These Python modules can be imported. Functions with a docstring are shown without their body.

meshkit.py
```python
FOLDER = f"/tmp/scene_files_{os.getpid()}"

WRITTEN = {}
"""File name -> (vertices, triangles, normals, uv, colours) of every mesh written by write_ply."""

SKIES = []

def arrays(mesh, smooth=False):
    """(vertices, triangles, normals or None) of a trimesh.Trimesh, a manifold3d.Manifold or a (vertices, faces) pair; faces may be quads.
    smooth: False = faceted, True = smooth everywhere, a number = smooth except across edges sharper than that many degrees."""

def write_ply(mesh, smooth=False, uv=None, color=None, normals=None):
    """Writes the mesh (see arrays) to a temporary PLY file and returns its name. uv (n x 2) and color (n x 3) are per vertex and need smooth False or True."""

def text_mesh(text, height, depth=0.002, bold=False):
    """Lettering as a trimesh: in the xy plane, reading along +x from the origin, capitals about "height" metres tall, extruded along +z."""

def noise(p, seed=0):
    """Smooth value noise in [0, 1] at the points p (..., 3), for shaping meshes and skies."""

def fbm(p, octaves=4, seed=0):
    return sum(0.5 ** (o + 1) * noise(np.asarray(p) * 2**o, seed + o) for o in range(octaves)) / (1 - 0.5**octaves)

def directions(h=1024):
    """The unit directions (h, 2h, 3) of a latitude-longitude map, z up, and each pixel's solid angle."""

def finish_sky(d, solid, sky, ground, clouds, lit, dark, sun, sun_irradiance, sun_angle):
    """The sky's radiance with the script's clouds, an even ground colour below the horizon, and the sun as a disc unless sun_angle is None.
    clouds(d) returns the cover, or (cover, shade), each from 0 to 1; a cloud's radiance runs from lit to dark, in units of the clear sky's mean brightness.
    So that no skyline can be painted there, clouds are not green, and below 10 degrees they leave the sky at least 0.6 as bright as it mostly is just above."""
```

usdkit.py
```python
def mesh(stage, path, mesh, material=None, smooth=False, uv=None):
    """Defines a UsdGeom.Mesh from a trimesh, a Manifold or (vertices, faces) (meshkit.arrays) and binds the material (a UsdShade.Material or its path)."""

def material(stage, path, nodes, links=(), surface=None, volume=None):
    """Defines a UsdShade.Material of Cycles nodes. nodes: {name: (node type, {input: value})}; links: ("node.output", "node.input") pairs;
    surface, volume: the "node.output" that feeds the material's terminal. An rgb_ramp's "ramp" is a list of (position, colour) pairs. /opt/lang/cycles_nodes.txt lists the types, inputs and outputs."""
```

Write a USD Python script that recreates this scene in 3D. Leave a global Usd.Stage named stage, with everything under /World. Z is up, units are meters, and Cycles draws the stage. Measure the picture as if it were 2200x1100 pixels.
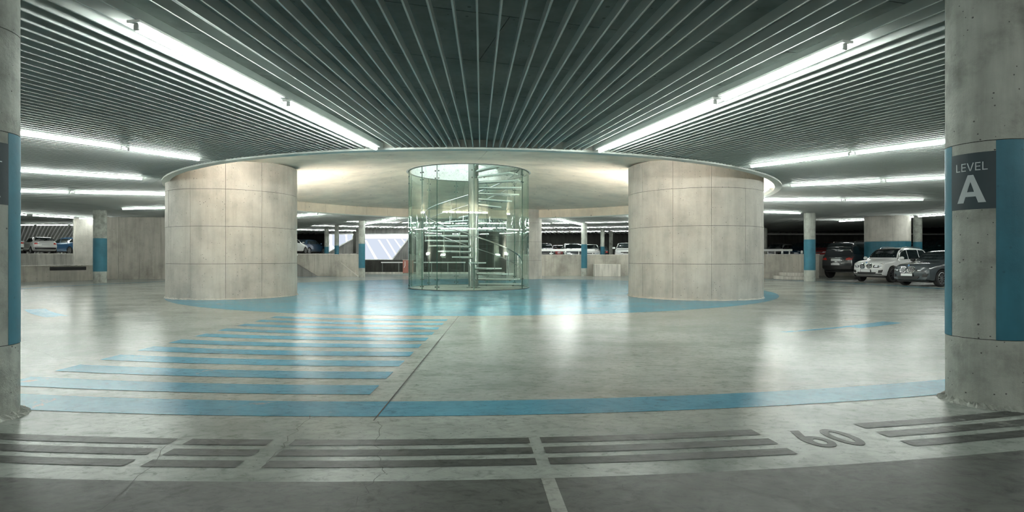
import math, random
import numpy as np
import trimesh, manifold3d, shapely
from shapely.geometry import Polygon, Point, box as sbox
from shapely import affinity
from pxr import Usd, UsdGeom, UsdLux, UsdShade, Gf, Sdf
import usdkit, meshkit

random.seed(7)
rng = np.random.default_rng(7)
stage = Usd.Stage.CreateInMemory()
UsdGeom.SetStageUpAxis(stage, UsdGeom.Tokens.z)
UsdGeom.SetStageMetersPerUnit(stage, 1.0)
UsdGeom.Xform.Define(stage, '/World')
UsdGeom.Scope.Define(stage, '/World/Looks')

# ------------------------------------------------------------------ camera, exposure, light levels
EYE = 1.25                       # eye height
F, CX, CY = 1234.0, 1100.0, 554.0   # focal length in pixels, principal column, horizon row
cam = UsdGeom.Camera.Define(stage, '/World/camera')
cam.CreateHorizontalApertureAttr(36.0)
cam.CreateVerticalApertureAttr(18.0)
cam.CreateFocalLengthAttr(36.0 * F / 2200)
cam.CreateVerticalApertureOffsetAttr(4.0 / 2200 * 36.0)
cam.CreateClippingRangeAttr(Gf.Vec2f(0.05, 400))
cam.CreateExposureAttr(1.6)
cx_ = UsdGeom.Xformable(cam)
cx_.AddTranslateOp().Set(Gf.Vec3d(0, 0, EYE))
cx_.AddRotateXYZOp().Set(Gf.Vec3f(90, 0, 0))
TUBE = 26.0                      # radiance of the fluorescent tubes
SKY = 2.2                        # radiance of the skylight over the stair
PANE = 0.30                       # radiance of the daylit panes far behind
ADDED_COVE = 30.0                      # radiance of the added, unseen cove strip on the ring beam's ledge
ADDED_WASH = 115.0                      # radiance of the added, unseen uplights behind the two big drums

# ------------------------------------------------------------------ layout numbers
CXY = np.array([-1.27, 23.35])   # centre of the round hall
RIB_Z = 3.61                     # underside of the ribs
SLAB_Z = 3.78                    # underside of the slab boards
RING = 10.9                      # inner radius of the ring beam
GC = np.array([-1.80, 24.1])     # centre of the glass cylinder
GR = 2.5
POLE = np.array([-1.62, 24.1])


def pol(r, deg):
    a = math.radians(deg)
    return np.array([CXY[0] + r * math.cos(a), CXY[1] + r * math.sin(a)])


def px(x, y, d):
    """the point at depth d that stands at pixel (x, y): used to measure the photograph"""
    return np.array([(x - CX) / F * d, d, EYE + (CY - y) / F * d])


# ------------------------------------------------------------------ helpers
_used = {}


def numbered(parent, name):
    k = (parent, name)
    n = _used.get(k, 0)
    _used[k] = n + 1
    return name if n == 0 else f'{name}_{n:03d}'


def path_of(parent):
    return '/World' if parent is None else str(parent.GetPath())


def data(p, label=None, cat=None, group=None, kind=None):
    for k, v in (('label', label), ('category', cat), ('group', group), ('kind', kind)):
        if v:
            p.SetCustomDataByKey(k, v)
    return p


def thing(name, label=None, cat=None, loc=(0, 0, 0), rotz=0, group=None, kind=None, scale=None):
    p = '/World/' + numbered('/World', name)
    x = UsdGeom.Xform.Define(stage, p)
    x.AddTranslateOp().Set(Gf.Vec3d(*map(float, loc)))
    if rotz:
        x.AddRotateZOp().Set(float(rotz))
    if scale:
        x.AddScaleOp().Set(Gf.Vec3f(*scale) if isinstance(scale, tuple) else Gf.Vec3f(scale, scale, scale))
    return data(x.GetPrim(), label, cat, group, kind)


def part(name, mesh, mat, parent=None, smooth=False, label=None, cat=None, group=None, kind=None):
    pp = path_of(parent)
    m = usdkit.mesh(stage, pp + '/' + numbered(pp, name), mesh, mat, smooth=smooth)
    return data(m.GetPrim(), label, cat, group, kind)


def dup(src, name, label, loc, rotz=0, group=None, cat=None):
    p = '/World/' + numbered('/World', name)
    x = UsdGeom.Xform.Define(stage, p)
    x.AddTranslateOp().Set(Gf.Vec3d(*map(float, loc)))
    x.AddRotateZOp().Set(float(rotz))
    pr = x.GetPrim()
    pr.GetReferences().AddInternalReference(src.GetPath())
    pr.SetInstanceable(True)
    return data(pr, label, cat, group)


def cat_(*ms):
    vs, fs, o = [], [], 0
    for m in ms:
        v, f, _ = meshkit.arrays(m)
        vs.append(v); fs.append(f + o); o += len(v)
    return trimesh.Trimesh(np.vstack(vs), np.vstack(fs), process=False)


def bx(x0, x1, y0, y1, z0, z1):
    v = np.array([[x, y, z] for x in (x0, x1) for y in (y0, y1) for z in (z0, z1)], float)
    f = [[0, 1, 3], [0, 3, 2], [4, 6, 7], [4, 7, 5], [0, 4, 5], [0, 5, 1], [2, 3, 7], [2, 7, 6], [0, 2, 6], [0, 6, 4], [1, 5, 7], [1, 7, 3]]
    return trimesh.Trimesh(v, np.array(f), process=False)


def cbx(x0, x1, y0, y1, z0, z1, c=.01):
    """chamfered box"""
    x0, x1 = sorted((x0, x1)); y0, y1 = sorted((y0, y1)); z0, z1 = sorted((z0, z1))
    pts = []
    for x in (x0, x1):
        for y in (y0, y1):
            for z in (z0, z1):
                sx, sy, sz = (1 if x == x0 else -1), (1 if y == y0 else -1), (1 if z == z0 else -1)
                pts += [[x, y + sy * c, z + sz * c], [x + sx * c, y, z + sz * c], [x + sx * c, y + sy * c, z]]
    return manifold3d.Manifold.hull_points(np.array(pts))


def obox(p, q, w, z0, z1):
    """a box standing along the plan line p-q, w thick"""
    p, q = np.array(p[:2], float), np.array(q[:2], float)
    L = np.linalg.norm(q - p)
    m = bx(0, L, -w / 2, w / 2, z0, z1)
    u = (q - p) / L
    v = np.array(m.vertices)
    m.vertices = np.c_[p[0] + v[:, 0] * u[0] - v[:, 1] * u[1], p[1] + v[:, 0] * u[1] + v[:, 1] * u[0], v[:, 2]]
    return m


def sector(c, r0, r1, a0, a1, z0, z1, step=3.0, both=True):
    """solid annular sector (degrees)"""
    n = max(1, int(math.ceil(abs(a1 - a0) / step)))
    a = np.radians(np.linspace(a0, a1, n + 1))
    ca, sa = np.cos(a), np.sin(a)
    ring = lambda r, z: np.c_[c[0] + r * ca, c[1] + r * sa, np.full(n + 1, z)]
    v = np.vstack([ring(r0, z0), ring(r1, z0), ring(r1, z1), ring(r0, z1)])
    N = n + 1
    f = []
    for i in range(n):
        for (p, q) in ((0, 1), (1, 2), (2, 3), (3, 0)):
            A, B, C, D = p * N + i, q * N + i, q * N + i + 1, p * N + i + 1
            f += [[A, B, C], [A, C, D]]
    for i, flip in ((0, True), (n, False)):
        q = [i, N + i, 2 * N + i, 3 * N + i]
        f += [[q[0], q[2], q[1]], [q[0], q[3], q[2]]] if flip else [[q[0], q[1], q[2]], [q[0], q[2], q[3]]]
    f = np.array(f)
    m = trimesh.Trimesh(v, f, process=False)
    if m.volume < 0:
        m = trimesh.Trimesh(v, f[:, ::-1], process=False)
    return m


def sheet(c, r0, r1, a0, a1, z, step=1.5, skew0=0, skew1=0):
    """painted annular sector lying on the floor"""
    n = max(1, int(math.ceil(abs(a1 - a0) / step)))
    t = np.linspace(0, 1, n + 1)
    ai = np.radians(a0 + (a1 - a0) * t)
    ao = np.radians((a0 + skew0) + ((a1 + skew1) - (a0 + skew0)) * t)
    v = np.vstack([np.c_[c[0] + r0 * np.cos(ai), c[1] + r0 * np.sin(ai), np.full(n + 1, z)],
                   np.c_[c[0] + r1 * np.cos(ao), c[1] + r1 * np.sin(ao), np.full(n + 1, z)]])
    N = n + 1
    f = []
    for i in range(n):
        f += [[i, N + i, N + i + 1], [i, N + i + 1, i + 1]]
    return trimesh.Trimesh(v, np.array(f), process=False)


def poly_sheet(poly, z):
    v, f = trimesh.creation.triangulate_polygon(poly, engine='earcut')
    return trimesh.Trimesh(np.c_[v, np.full(len(v), z)], f, process=False)


def lathe(profile, c=(0, 0), n=64, a0=0, a1=360):
    a = np.radians(np.linspace(a0, a1, n + 1))
    P = np.array(profile, float)
    m = len(P)
    v = np.vstack([np.c_[c[0] + p[0] * np.cos(a), c[1] + p[0] * np.sin(a), np.full(n + 1, p[1])] for p in P])
    f = []
    for i in range(m - 1):
        for j in range(n):
            A, B = i * (n + 1) + j, i * (n + 1) + j + 1
            C, D = B + n + 1, A + n + 1
            f += [[A, B, C], [A, C, D]]
    m_ = trimesh.Trimesh(v, np.array(f), process=False)
    m_.merge_vertices(digits_vertex=6)
    return m_


def tube(pts, r, n=8, closed=False):
    pts = np.array(pts, float)
    T = np.gradient(pts, axis=0)
    T /= np.maximum(np.linalg.norm(T, axis=1, keepdims=True), 1e-9)
    up = np.array([0, 0, 1.0])
    if abs(T[0] @ up) > .9:
        up = np.array([1.0, 0, 0])
    vs = []
    for p, t in zip(pts, T):
        a = np.cross(t, up); a /= max(np.linalg.norm(a), 1e-9)
        b = np.cross(a, t)
        up = b
        k = np.linspace(0, 2 * np.pi, n, endpoint=False)
        vs.append(p + r * (np.cos(k)[:, None] * a + np.sin(k)[:, None] * b))
    v = np.vstack(vs)
    f = []
    for i in range(len(pts) - 1):
        for j in range(n):
            A, B = i * n + j, i * n + (j + 1) % n
            f += [[A, B, B + n], [A, B + n, A + n]]
    for i in range(1, n - 1):
        f.append([0, i + 1, i])
        e = (len(pts) - 1) * n
        f.append([e, e + i, e + i + 1])
    f = np.array(f)
    m = trimesh.Trimesh(v, f, process=False)
    return m if m.volume > 0 else trimesh.Trimesh(v, f[:, ::-1], process=False)


def cyl(p, q, r, n=16):
    return tube([p, q], r, n)


def prism_xz(pts, y0, y1):
    m = trimesh.creation.extrude_polygon(Polygon(pts), y1 - y0, engine='earcut')
    v = np.array(m.vertices)
    m.vertices = np.c_[v[:, 0], y1 - v[:, 2], v[:, 1]]
    if m.volume < 0:
        m.invert()
    return m


def move(m, loc=(0, 0, 0), rotz=0):
    v, f, _ = meshkit.arrays(m)
    a = math.radians(rotz)
    c, s = math.cos(a), math.sin(a)
    return trimesh.Trimesh(np.c_[v[:, 0] * c - v[:, 1] * s + loc[0], v[:, 0] * s + v[:, 1] * c + loc[1], v[:, 2] + loc[2]], f, process=False)


# ------------------------------------------------------------------ materials
M = {}


def mat(name, nodes, links, surface):
    M[name] = usdkit.material(stage, '/World/Looks/' + name, nodes, links, surface=surface)
    return M[name]


def plain(name, col, rough=.5, metal=0.0, **kw):
    return mat(name, {'p': ('principled_bsdf', dict(base_color=col, roughness=rough, metallic=metal, **kw))}, [], 'p.BSDF')


def emit(name, col, s):
    return mat(name, {'e': ('emission', dict(color=col, strength=s))}, [], 'e.emission')


def concrete(name, col, dark=.62, rough=.75, pit=.55, bump=.25, pitscale=7.0, streak=.35, big=.9):
    c = np.array(col)
    nodes = {
        'g': ('geometry', {}),
        'n1': ('noise_texture', dict(scale=big, detail=7, roughness=.62)),
        'r1': ('rgb_ramp', dict(ramp=[(.30, c * dark), (.52, c), (.74, np.minimum(c * 1.18, .95))])),
        'ms': ('mapping', dict(scale=(5.0, 5.0, .45))),
        'n2': ('noise_texture', dict(scale=1.1, detail=5, roughness=.6)),
        'r2': ('rgb_ramp', dict(ramp=[(.34, (1 - streak,) * 3), (.56, (1, 1, 1))])),
        'm2': ('mix_color', dict(blend_type='multiply', fac=1.0)),
        'v': ('voronoi_texture', dict(scale=pitscale)),
        'n3': ('noise_texture', dict(scale=2.6, detail=2)),
        'mx': ('math', dict(math_type='multiply', value2=.17)),
        'lt': ('math', dict(math_type='less_than')),
        'pf': ('math', dict(math_type='multiply', value2=pit)),
        'm3': ('mix_color', dict(blend_type='mix', b=tuple(c * .22))),
        'n4': ('noise_texture', dict(scale=14, detail=6, roughness=.7)),
        'bp': ('bump', dict(strength=bump, distance=.02)),
        'p': ('principled_bsdf', dict(roughness=rough, specular_ior_level=.3)),
    }
    links = [('g.position', 'n1.vector'), ('n1.fac', 'r1.fac'), ('g.position', 'ms.vector'), ('ms.vector', 'n2.vector'), ('n2.fac', 'r2.fac'),
             ('r1.color', 'm2.a'), ('r2.color', 'm2.b'), ('g.position', 'v.vector'), ('g.position', 'n3.vector'), ('n3.fac', 'mx.value1'),
             ('v.distance', 'lt.value1'), ('mx.value', 'lt.value2'), ('lt.value', 'pf.value1'), ('pf.value', 'm3.fac'), ('m2.result', 'm3.a'),
             ('m3.result', 'p.base_color'), ('g.position', 'n4.vector'), ('n4.fac', 'bp.height'), ('bp.normal', 'p.normal')]
    return mat(name, nodes, links, 'p.BSDF')


def floor_mat(name, col, col2=None, wear=None, wear_amt=.62, rough=(.065, .165), spec=.60, bump=.13):
    c = np.array(col)
    c2 = np.array(col2) if col2 is not None else c * .72
    nodes = {
        'g': ('geometry', {}),
        'mp': ('mapping', dict(scale=(1.0, 1.6, 1.0), rotation=(0, 0, .35))),
        'n1': ('noise_texture', dict(scale=.55, detail=8, roughness=.66)),
        'r1': ('rgb_ramp', dict(ramp=[(.33, c2), (.52, c), (.72, np.minimum(c * 1.16, .95))])),
        'n2': ('noise_texture', dict(scale=3.4, detail=8, roughness=.72, distortion=.6)),
        'r2': ('rgb_ramp', dict(ramp=[(.30, (.66, .67, .66)), (.45, (1, 1, 1))])),
        'm2': ('mix_color', dict(blend_type='multiply', fac=.8)),
        'nw': ('noise_texture', dict(scale=1.3, detail=9, roughness=.7, distortion=.4)),
        'rw': ('rgb_ramp', dict(ramp=[(wear_amt, (0, 0, 0)), (wear_amt + .05, (1, 1, 1))])),
        'm3': ('mix_color', dict(blend_type='mix', b=tuple(wear if wear is not None else c))),
        'v': ('voronoi_texture', dict(scale=14.0)),
        'nf': ('noise_texture', dict(scale=9.0, detail=9, roughness=.75, distortion=.8)),
        'rf': ('rgb_ramp', dict(ramp=[(.34, (.60, .61, .60)), (.47, (.96, .96, .96)), (.66, (1.12, 1.12, 1.10))])),
        'm5': ('mix_color', dict(blend_type='multiply', fac=1.0)),
        'n5': ('noise_texture', dict(scale=1.7, detail=2)),
        'mx': ('math', dict(math_type='multiply', value2=.13)),
        'lt': ('math', dict(math_type='less_than')),
        'pf': ('math', dict(math_type='multiply', value2=.6)),
        'm4': ('mix_color', dict(blend_type='mix', b=(.05, .05, .045))),
        'rr': ('map_range', dict(from_min=.3, from_max=.7, to_min=rough[0], to_max=rough[1])),
        'mb': ('mapping', dict(scale=(2.2, 1.0, 1.0), rotation=(0, 0, -.5))),
        'n4': ('noise_texture', dict(scale=6.0, detail=9, roughness=.72)),
        'bp': ('bump', dict(strength=bump, distance=.02)),
        'd': ('diffuse_bsdf', dict(roughness=.3)), 'gl': ('glossy_bsdf', dict(color=(1, 1, 1))),
        'w': ('layer_weight', dict(blend=.5)), 'pw': ('math', dict(math_type='power', value2=6.5)), 'ml': ('math', dict(math_type='multiply_add', value2=spec, value3=.015)), 'mixs': ('mix_closure', {}),
    }
    links = [('g.position', 'mp.vector'), ('mp.vector', 'n1.vector'), ('n1.fac', 'r1.fac'), ('mp.vector', 'n2.vector'), ('n2.fac', 'r2.fac'),
             ('r1.color', 'm2.a'), ('r2.color', 'm2.b'), ('g.position', 'nw.vector'), ('nw.fac', 'rw.fac'), ('rw.color', 'm3.fac'), ('m2.result', 'm3.a'),
             ('g.position', 'v.vector'), ('g.position', 'n5.vector'), ('n5.fac', 'mx.value1'), ('v.distance', 'lt.value1'), ('mx.value', 'lt.value2'),
             ('lt.value', 'pf.value1'), ('pf.value', 'm4.fac'), ('m3.result', 'm4.a'), ('m4.result', 'm5.a'), ('mp.vector', 'nf.vector'), ('nf.fac', 'rf.fac'), ('rf.color', 'm5.b'), ('m5.result', 'd.color'),
             ('n2.fac', 'rr.value'), ('rr.result', 'gl.roughness'), ('g.position', 'mb.vector'), ('mb.vector', 'n4.vector'), ('n4.fac', 'bp.height'), ('bp.normal', 'gl.normal'),
             ('w.facing', 'pw.value1'), ('pw.value', 'ml.value1'), ('ml.value', 'mixs.fac'), ('d.BSDF', 'mixs.closure1'), ('gl.BSDF', 'mixs.closure2')]
    return mat(name, nodes, links, 'mixs.closure')


def pane_mat(name, tint, gloss=(.9, 1, .96), lo=.05, hi=.85):
    nodes = {'t': ('transparent_bsdf', dict(color=tint)), 'g': ('glossy_bsdf', dict(color=gloss, roughness=.02)),
             'w': ('layer_weight', dict(blend=.5)), 'pw': ('math', dict(math_type='power', value2=4.0)),
             'ml': ('math', dict(math_type='multiply_add', value2=hi, value3=lo)), 'm': ('mix_closure', {})}
    return mat(name, nodes, [('w.facing', 'pw.value1'), ('pw.value', 'ml.value1'), ('ml.value', 'm.fac'), ('t.BSDF', 'm.closure1'), ('g.BSDF', 'm.closure2')], 'm.closure')


CONC = (.43, .41, .36)
concrete('drum_concrete', (.52, .50, .455), dark=.78, pit=.85, pitscale=10.0, streak=.13, big=1.2, bump=.4)
concrete('pillar_concrete', (.38, .40, .36), dark=.52, pit=.95, pitscale=15.0, bump=.6, streak=.22, big=2.6)
concrete('wall_concrete', (.44, .42, .37), dark=.62, pit=.7, pitscale=6.0, streak=.2, big=.7)
concrete('soffit_concrete', (.76, .67, .55), dark=.80, pit=.5, pitscale=2.0, streak=.05, big=.8)
concrete('slab_concrete', (.19, .22, .205), dark=.70, pit=.6, pitscale=5.0, streak=.12, big=1.3)
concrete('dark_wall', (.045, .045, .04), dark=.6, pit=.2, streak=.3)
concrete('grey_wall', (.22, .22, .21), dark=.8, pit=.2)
concrete('pale_concrete', (.62, .60, .55), dark=.85, pit=.3)
floor_mat('floor_concrete', (.32, .345, .32), (.205, .228, .21))
floor_mat('floor_blue', (.075, .27, .38), (.055, .215, .315), wear=(.28, .30, .28), wear_amt=.62)
floor_mat('floor_grey', (.08, .084, .077), (.058, .061, .055), wear=(.26, .27, .25), wear_amt=.60, rough=(.2, .4))
floor_mat('floor_dark', (.11, .115, .105), (.075, .078, .07), wear=(.19, .19, .18), wear_amt=.66, rough=(.18, .42), bump=.2)
floor_mat('floor_line', (.36, .37, .34), (.28, .29, .27), wear=(.25, .25, .24), wear_amt=.62)
floor_mat('floor_faint', (.10, .28, .38), (.09, .24, .33), wear=(.28, .29, .27), wear_amt=.60)
floor_mat('pale_floor', (.60, .61, .57), (.5, .52, .49))
plain('joint_dark', (.05, .05, .045), .8)
concrete('blue_paint', (.034, .155, .212), dark=.82, rough=.45, pit=.25, pitscale=9, streak=.12, big=2.0, bump=.15)
concrete('sign_grey', (.036, .056, .064), dark=.85, rough=.5, pit=.15, streak=.05, bump=.1)
plain('sign_letter', (.42, .47, .48), .6)
plain('rib_paint', (.42, .455, .435), .42)
plain('trim_paint', (.50, .54, .50), .4)
plain('fixture_white', (.75, .76, .74), .4)
plain('end_cap_grey', (.35, .36, .35), .5)
emit('tube_glow', (.94, 1.0, .94), TUBE)
emit('skylight_glow', (.88, .95, 1.0), SKY)
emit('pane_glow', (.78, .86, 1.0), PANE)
emit('streak_glow', (.95, .98, 1.0), PANE * 1.7)
emit('added_cove_glow', (1.0, .95, .86), ADDED_COVE)
emit('added_wash_glow', (1.0, .95, .86), ADDED_WASH)
plain('steel', (.36, .38, .36), .3, 1.0)
plain('steel_dark', (.16, .18, .17), .35, 1.0)
plain('edge_green', (.03, .10, .075), .2)
pane_mat('stair_glass', (.935, .985, .967))
mat('tread_glass', {'p': ('principled_bsdf', dict(base_color=(.84, .92, .89), roughness=.15, transmission_weight=.2, ior=1.45))}, [], 'p.BSDF')
plain('rail_white', (.72, .73, .72), .4)
plain('cabinet_red', (.28, .10, .075), .4)
plain('vent_black', (.012, .012, .012), .6)

DR = (np.array([-9.17, 18.95]), np.array([5.95, 18.8]))    # centres of the two big drums

# ------------------------------------------------------------------ the setting: floor
floor = thing('floor', kind='structure')
part('floor_slab', bx(-60, 60, -10, 72, -.2, 0), M['floor_concrete'], floor)
part('dark_floor_paint', sheet(CXY, 20.15, 29.5, 244, 384, .002), M['floor_dark'], floor, label='dark grey painted parking floor')
part('bay_line', sheet(CXY, 20.15, 25, 274.08, 274.30, .004), M['floor_line'], floor, label='pale bay line on the dark floor')
for a in (8, -1, 17.5, 26, 255.5, 250):
    part('bay_line', sheet(CXY, 20.15, 25.5, a, a + .3, .004), M['floor_line'], floor)
part('painted_disc', sheet(CXY, 0.0, 11.0, 0, 360, .002, step=2), M['floor_blue'], floor, label='large blue painted disc around the stair')
part('painted_ring', sheet(CXY, 18.36, 18.83, 0, 360, .0025, step=1), M['floor_blue'], floor, label='long curved blue painted band')
part('lane_line', sheet(CXY, 17.25, 17.33, -20, 40, .003), M['floor_line'], floor, label='thin pale lane line')
# blue crosswalk bars between X=-5 and X=-1.3
for k in range(11):
    r1 = 18.10 - .678 * k
    w = .375 - .008 * k
    r0 = r1 - w
    if r0 < 11.05:
        break
    aa = lambda r, X: 270 - math.degrees(math.asin((CXY[0] - X) / r))
    s = sheet(CXY, r0, r1, aa(r0, -5.05), aa(r0, -1.30), .003, skew0=aa(r1, -5.05) - aa(r0, -5.05), skew1=aa(r1, -1.30) - aa(r0, -1.30))
    part('crosswalk_bar', s, M['floor_blue'], floor)
# grey bay stripes
rows = [(19.41, 19.53), (19.615, 19.735), (19.82, 19.935)]
for (a0, a1) in [(258.5, 266.94), (267.25, 268.92), (269.36, 274.09), (274.32, 278.92), (281.4, 286)]:
    for (r0, r1) in rows:
        part('grey_stripe', sheet(CXY, r0, r1, a0, a1, .003), M['floor_grey'], floor)


def on_floor(mesh, r_base, a_mid, width):
    """bends lettering round the hall: x runs along the arc, y towards the centre"""
    v = np.array(mesh.vertices)
    a = np.radians(a_mid) + (v[:, 0] - width / 2) / 19.67
    r = r_base - v[:, 1]
    return trimesh.Trimesh(np.c_[CXY[0] + r * np.cos(a), CXY[1] + r * np.sin(a), .0015 + v[:, 2]], mesh.faces, process=False)


def disc2(cx, cy, rx, ry, n=40):
    t = np.linspace(0, 2 * np.pi, n, endpoint=False)
    return Polygon(np.c_[cx + rx * np.cos(t), cy + ry * np.sin(t)])


six = disc2(.095, .115, .095, .115).difference(disc2(.10, .115, .038, .056))
stem = Polygon([(.0, .115), (.0, .17), (.025, .26), (.055, .36), (.115, .36), (.075, .25), (.05, .16)])
six = six.union(stem.buffer(.004))
zero = disc2(.32, .18, .098, .18).difference(disc2(.32, .18, .040, .118))
num = trimesh.util.concatenate([trimesh.creation.extrude_polygon(g, .0015, engine='earcut') for g in (six, zero)])
part('bay_number', on_floor(num, 19.85, 280.13, .418), M['floor_grey'], floor, label='grey painted number 60')
# faint old markings further in
part('faded_marking', sheet(CXY, 14.80, 15.12, 299.5, 305.4, .003), M['floor_faint'], floor, label='faded blue dash right of the walkway')
part('faded_marking', sheet(CXY, 14.83, 14.93, 292.9, 299.5, .003, skew0=.3), M['floor_faint'], floor)
part('faded_marking', sheet(CXY, 13.75, 14.15, 222, 233, .003), M['floor_faint'], floor, label='faded blue dash at the left')
# floor joints and cracks
def strip_line(pts, w, z=.0045):
    pts = np.array(pts, float)
    t = np.gradient(pts, axis=0); t /= np.linalg.norm(t, axis=1, keepdims=True)
    n = np.c_[-t[:, 1], t[:, 0]]
    v = np.vstack([pts + n * w / 2, pts - n * w / 2]); N = len(pts)
    f = []
    for i in range(N - 1):
        f += [[i, N + i, N + i + 1], [i, N + i + 1, i + 1]]
    return trimesh.Trimesh(np.c_[v, np.full(len(v), z)], np.array(f)[:, :], process=False)
part('floor_joint', strip_line([(-1.06, 4.4), (-1.10, 8.5), (-1.14, 12.3)], .012), M['joint_dark'], floor, label='dark straight joint in the floor')
for p0, p1 in (((-13.5, 8.5), (-5.1, 12.2)), ((-.735, 3.5), (-.81, 2.8)), ((-1.6, 4.54), (-1.48, 3.43)), ((-1.02, 4.4), (-.78, 3.4)), ((.9, 7.2), (1.8, 8.0)), ((.59, 3.17), (.73, 2.8)), ((1.19, 3.17), (1.75, 2.7)), ((2.4, 3.4), (3.0, 2.85)), ((-2.3, 3.9), (-2.0, 2.8)), ((-5.4, 7.0), (-10.5, 10.6))):
    n = 14
    t = np.linspace(0, 1, n)[:, None]
    pts = np.array(p0) * (1 - t) + np.array(p1) * t + rng.normal(0, .018, (n, 2))
    part('floor_crack', strip_line(pts, .0035), M['joint_dark'], floor)

# ------------------------------------------------------------------ the setting: ceiling, ribs, ring beam, soffit
ceiling = thing('ceiling', kind='structure')
outer = sbox(-60, -10, 60, 72).difference(Point(*CXY).buffer(RING + .02, 96)).difference(Point(*DR[0]).buffer(2.03, 32)).difference(sbox(-60, 40.2, -26.2, 70))
m = trimesh.creation.extrude_polygon(outer, .3, engine='earcut')
m.apply_translation([0, 0, SLAB_Z + .06])
part('ceiling_slab', m, M['slab_concrete'], ceiling)
# the ceiling steps up over the raised deck at the left
part('upper_slab', bx(-60, -26.0, 40.2, 70, 5.6, 5.8), M['slab_concrete'], ceiling, label='raised ceiling over the upper deck at the left')
part('upper_side', bx(-26.2, -26.0, 40.2, 70, 1.6, 5.6), M['wall_concrete'], ceiling)
part('upper_header', bx(-60, -26.2, 40.2, 40.4, SLAB_Z, 5.6), M['wall_concrete'], ceiling)
part('edge_beam', bx(-60, -26.2, 39.95, 40.4, RIB_Z - .03, RIB_Z + .14), M['fixture_white'], ceiling, label='white edge beam over the upper deck')
ring_cut = Point(*CXY).buffer(RING + .1, 96).union(Point(*DR[0]).buffer(2.03, 32))
th = 16.6
for i in range(-3, 12):
    for j in range(-4, 5):
        off = 0 if i % 2 else 1.7
        b = sbox(j * 4.6 + off + .004, i * 1.42 + .006, j * 4.6 + 4.6 + off - .004, i * 1.42 + 1.42 - .006)
        b = affinity.rotate(affinity.translate(b, 0, .1), th, origin=(0, 0))
        b = b.intersection(sbox(-17, -4, 17, 17)).difference(ring_cut)
        for g in getattr(b, 'geoms', [b]):
            if g.is_empty or g.area < .05 or g.geom_type != 'Polygon':
                continue
            m = trimesh.creation.extrude_polygon(g.simplify(.004), .06, engine='earcut')
            m.apply_translation([0, 0, SLAB_Z])
            part('ceiling_board', m, M['slab_concrete'], ceiling)

RIB_STEP = 360 / 496
rib_list = []
for k in range(496):
    a = 273.0 + (k - 248) * RIB_STEP
    am = a % 360
    if any(abs(((am - q + 180) % 360) - 180) < RIB_STEP * .55 for q in (263.15, 281.55, 285.25)):
        continue
    front = abs(((am - 271 + 180) % 360) - 180)
    rib_list.append((front, am))
rib_list.sort()


def rib_end(am):
    u = np.array([math.cos(math.radians(am)), math.sin(math.radians(am))])
    r = 12.0
    while r < 41:
        p = CXY + u * r
        if (p[0] < -26.2 and p[1] > 39.9) or p[1] > 57.4 or p[1] < -8.8 or p[0] > 45.5:
            break
        r += .1
    return r


def rib_mesh(am):
    r1 = rib_end(am)
    r0, w, z0, z1 = RING + .17, .010, RIB_Z, RIB_Z + .115
    m = bx(r0, r1, -w, w, z0, z1)
    return move(m, (CXY[0], CXY[1], 0), am)


for i, (fr, am) in enumerate(rib_list[:300]):
    part('ceiling_rib', rib_mesh(am), M['rib_paint'], ceiling)
part('ceiling_rib', cat_(*[rib_mesh(am) for _, am in rib_list[300:]]), M['rib_paint'], ceiling, kind='stuff')

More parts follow.
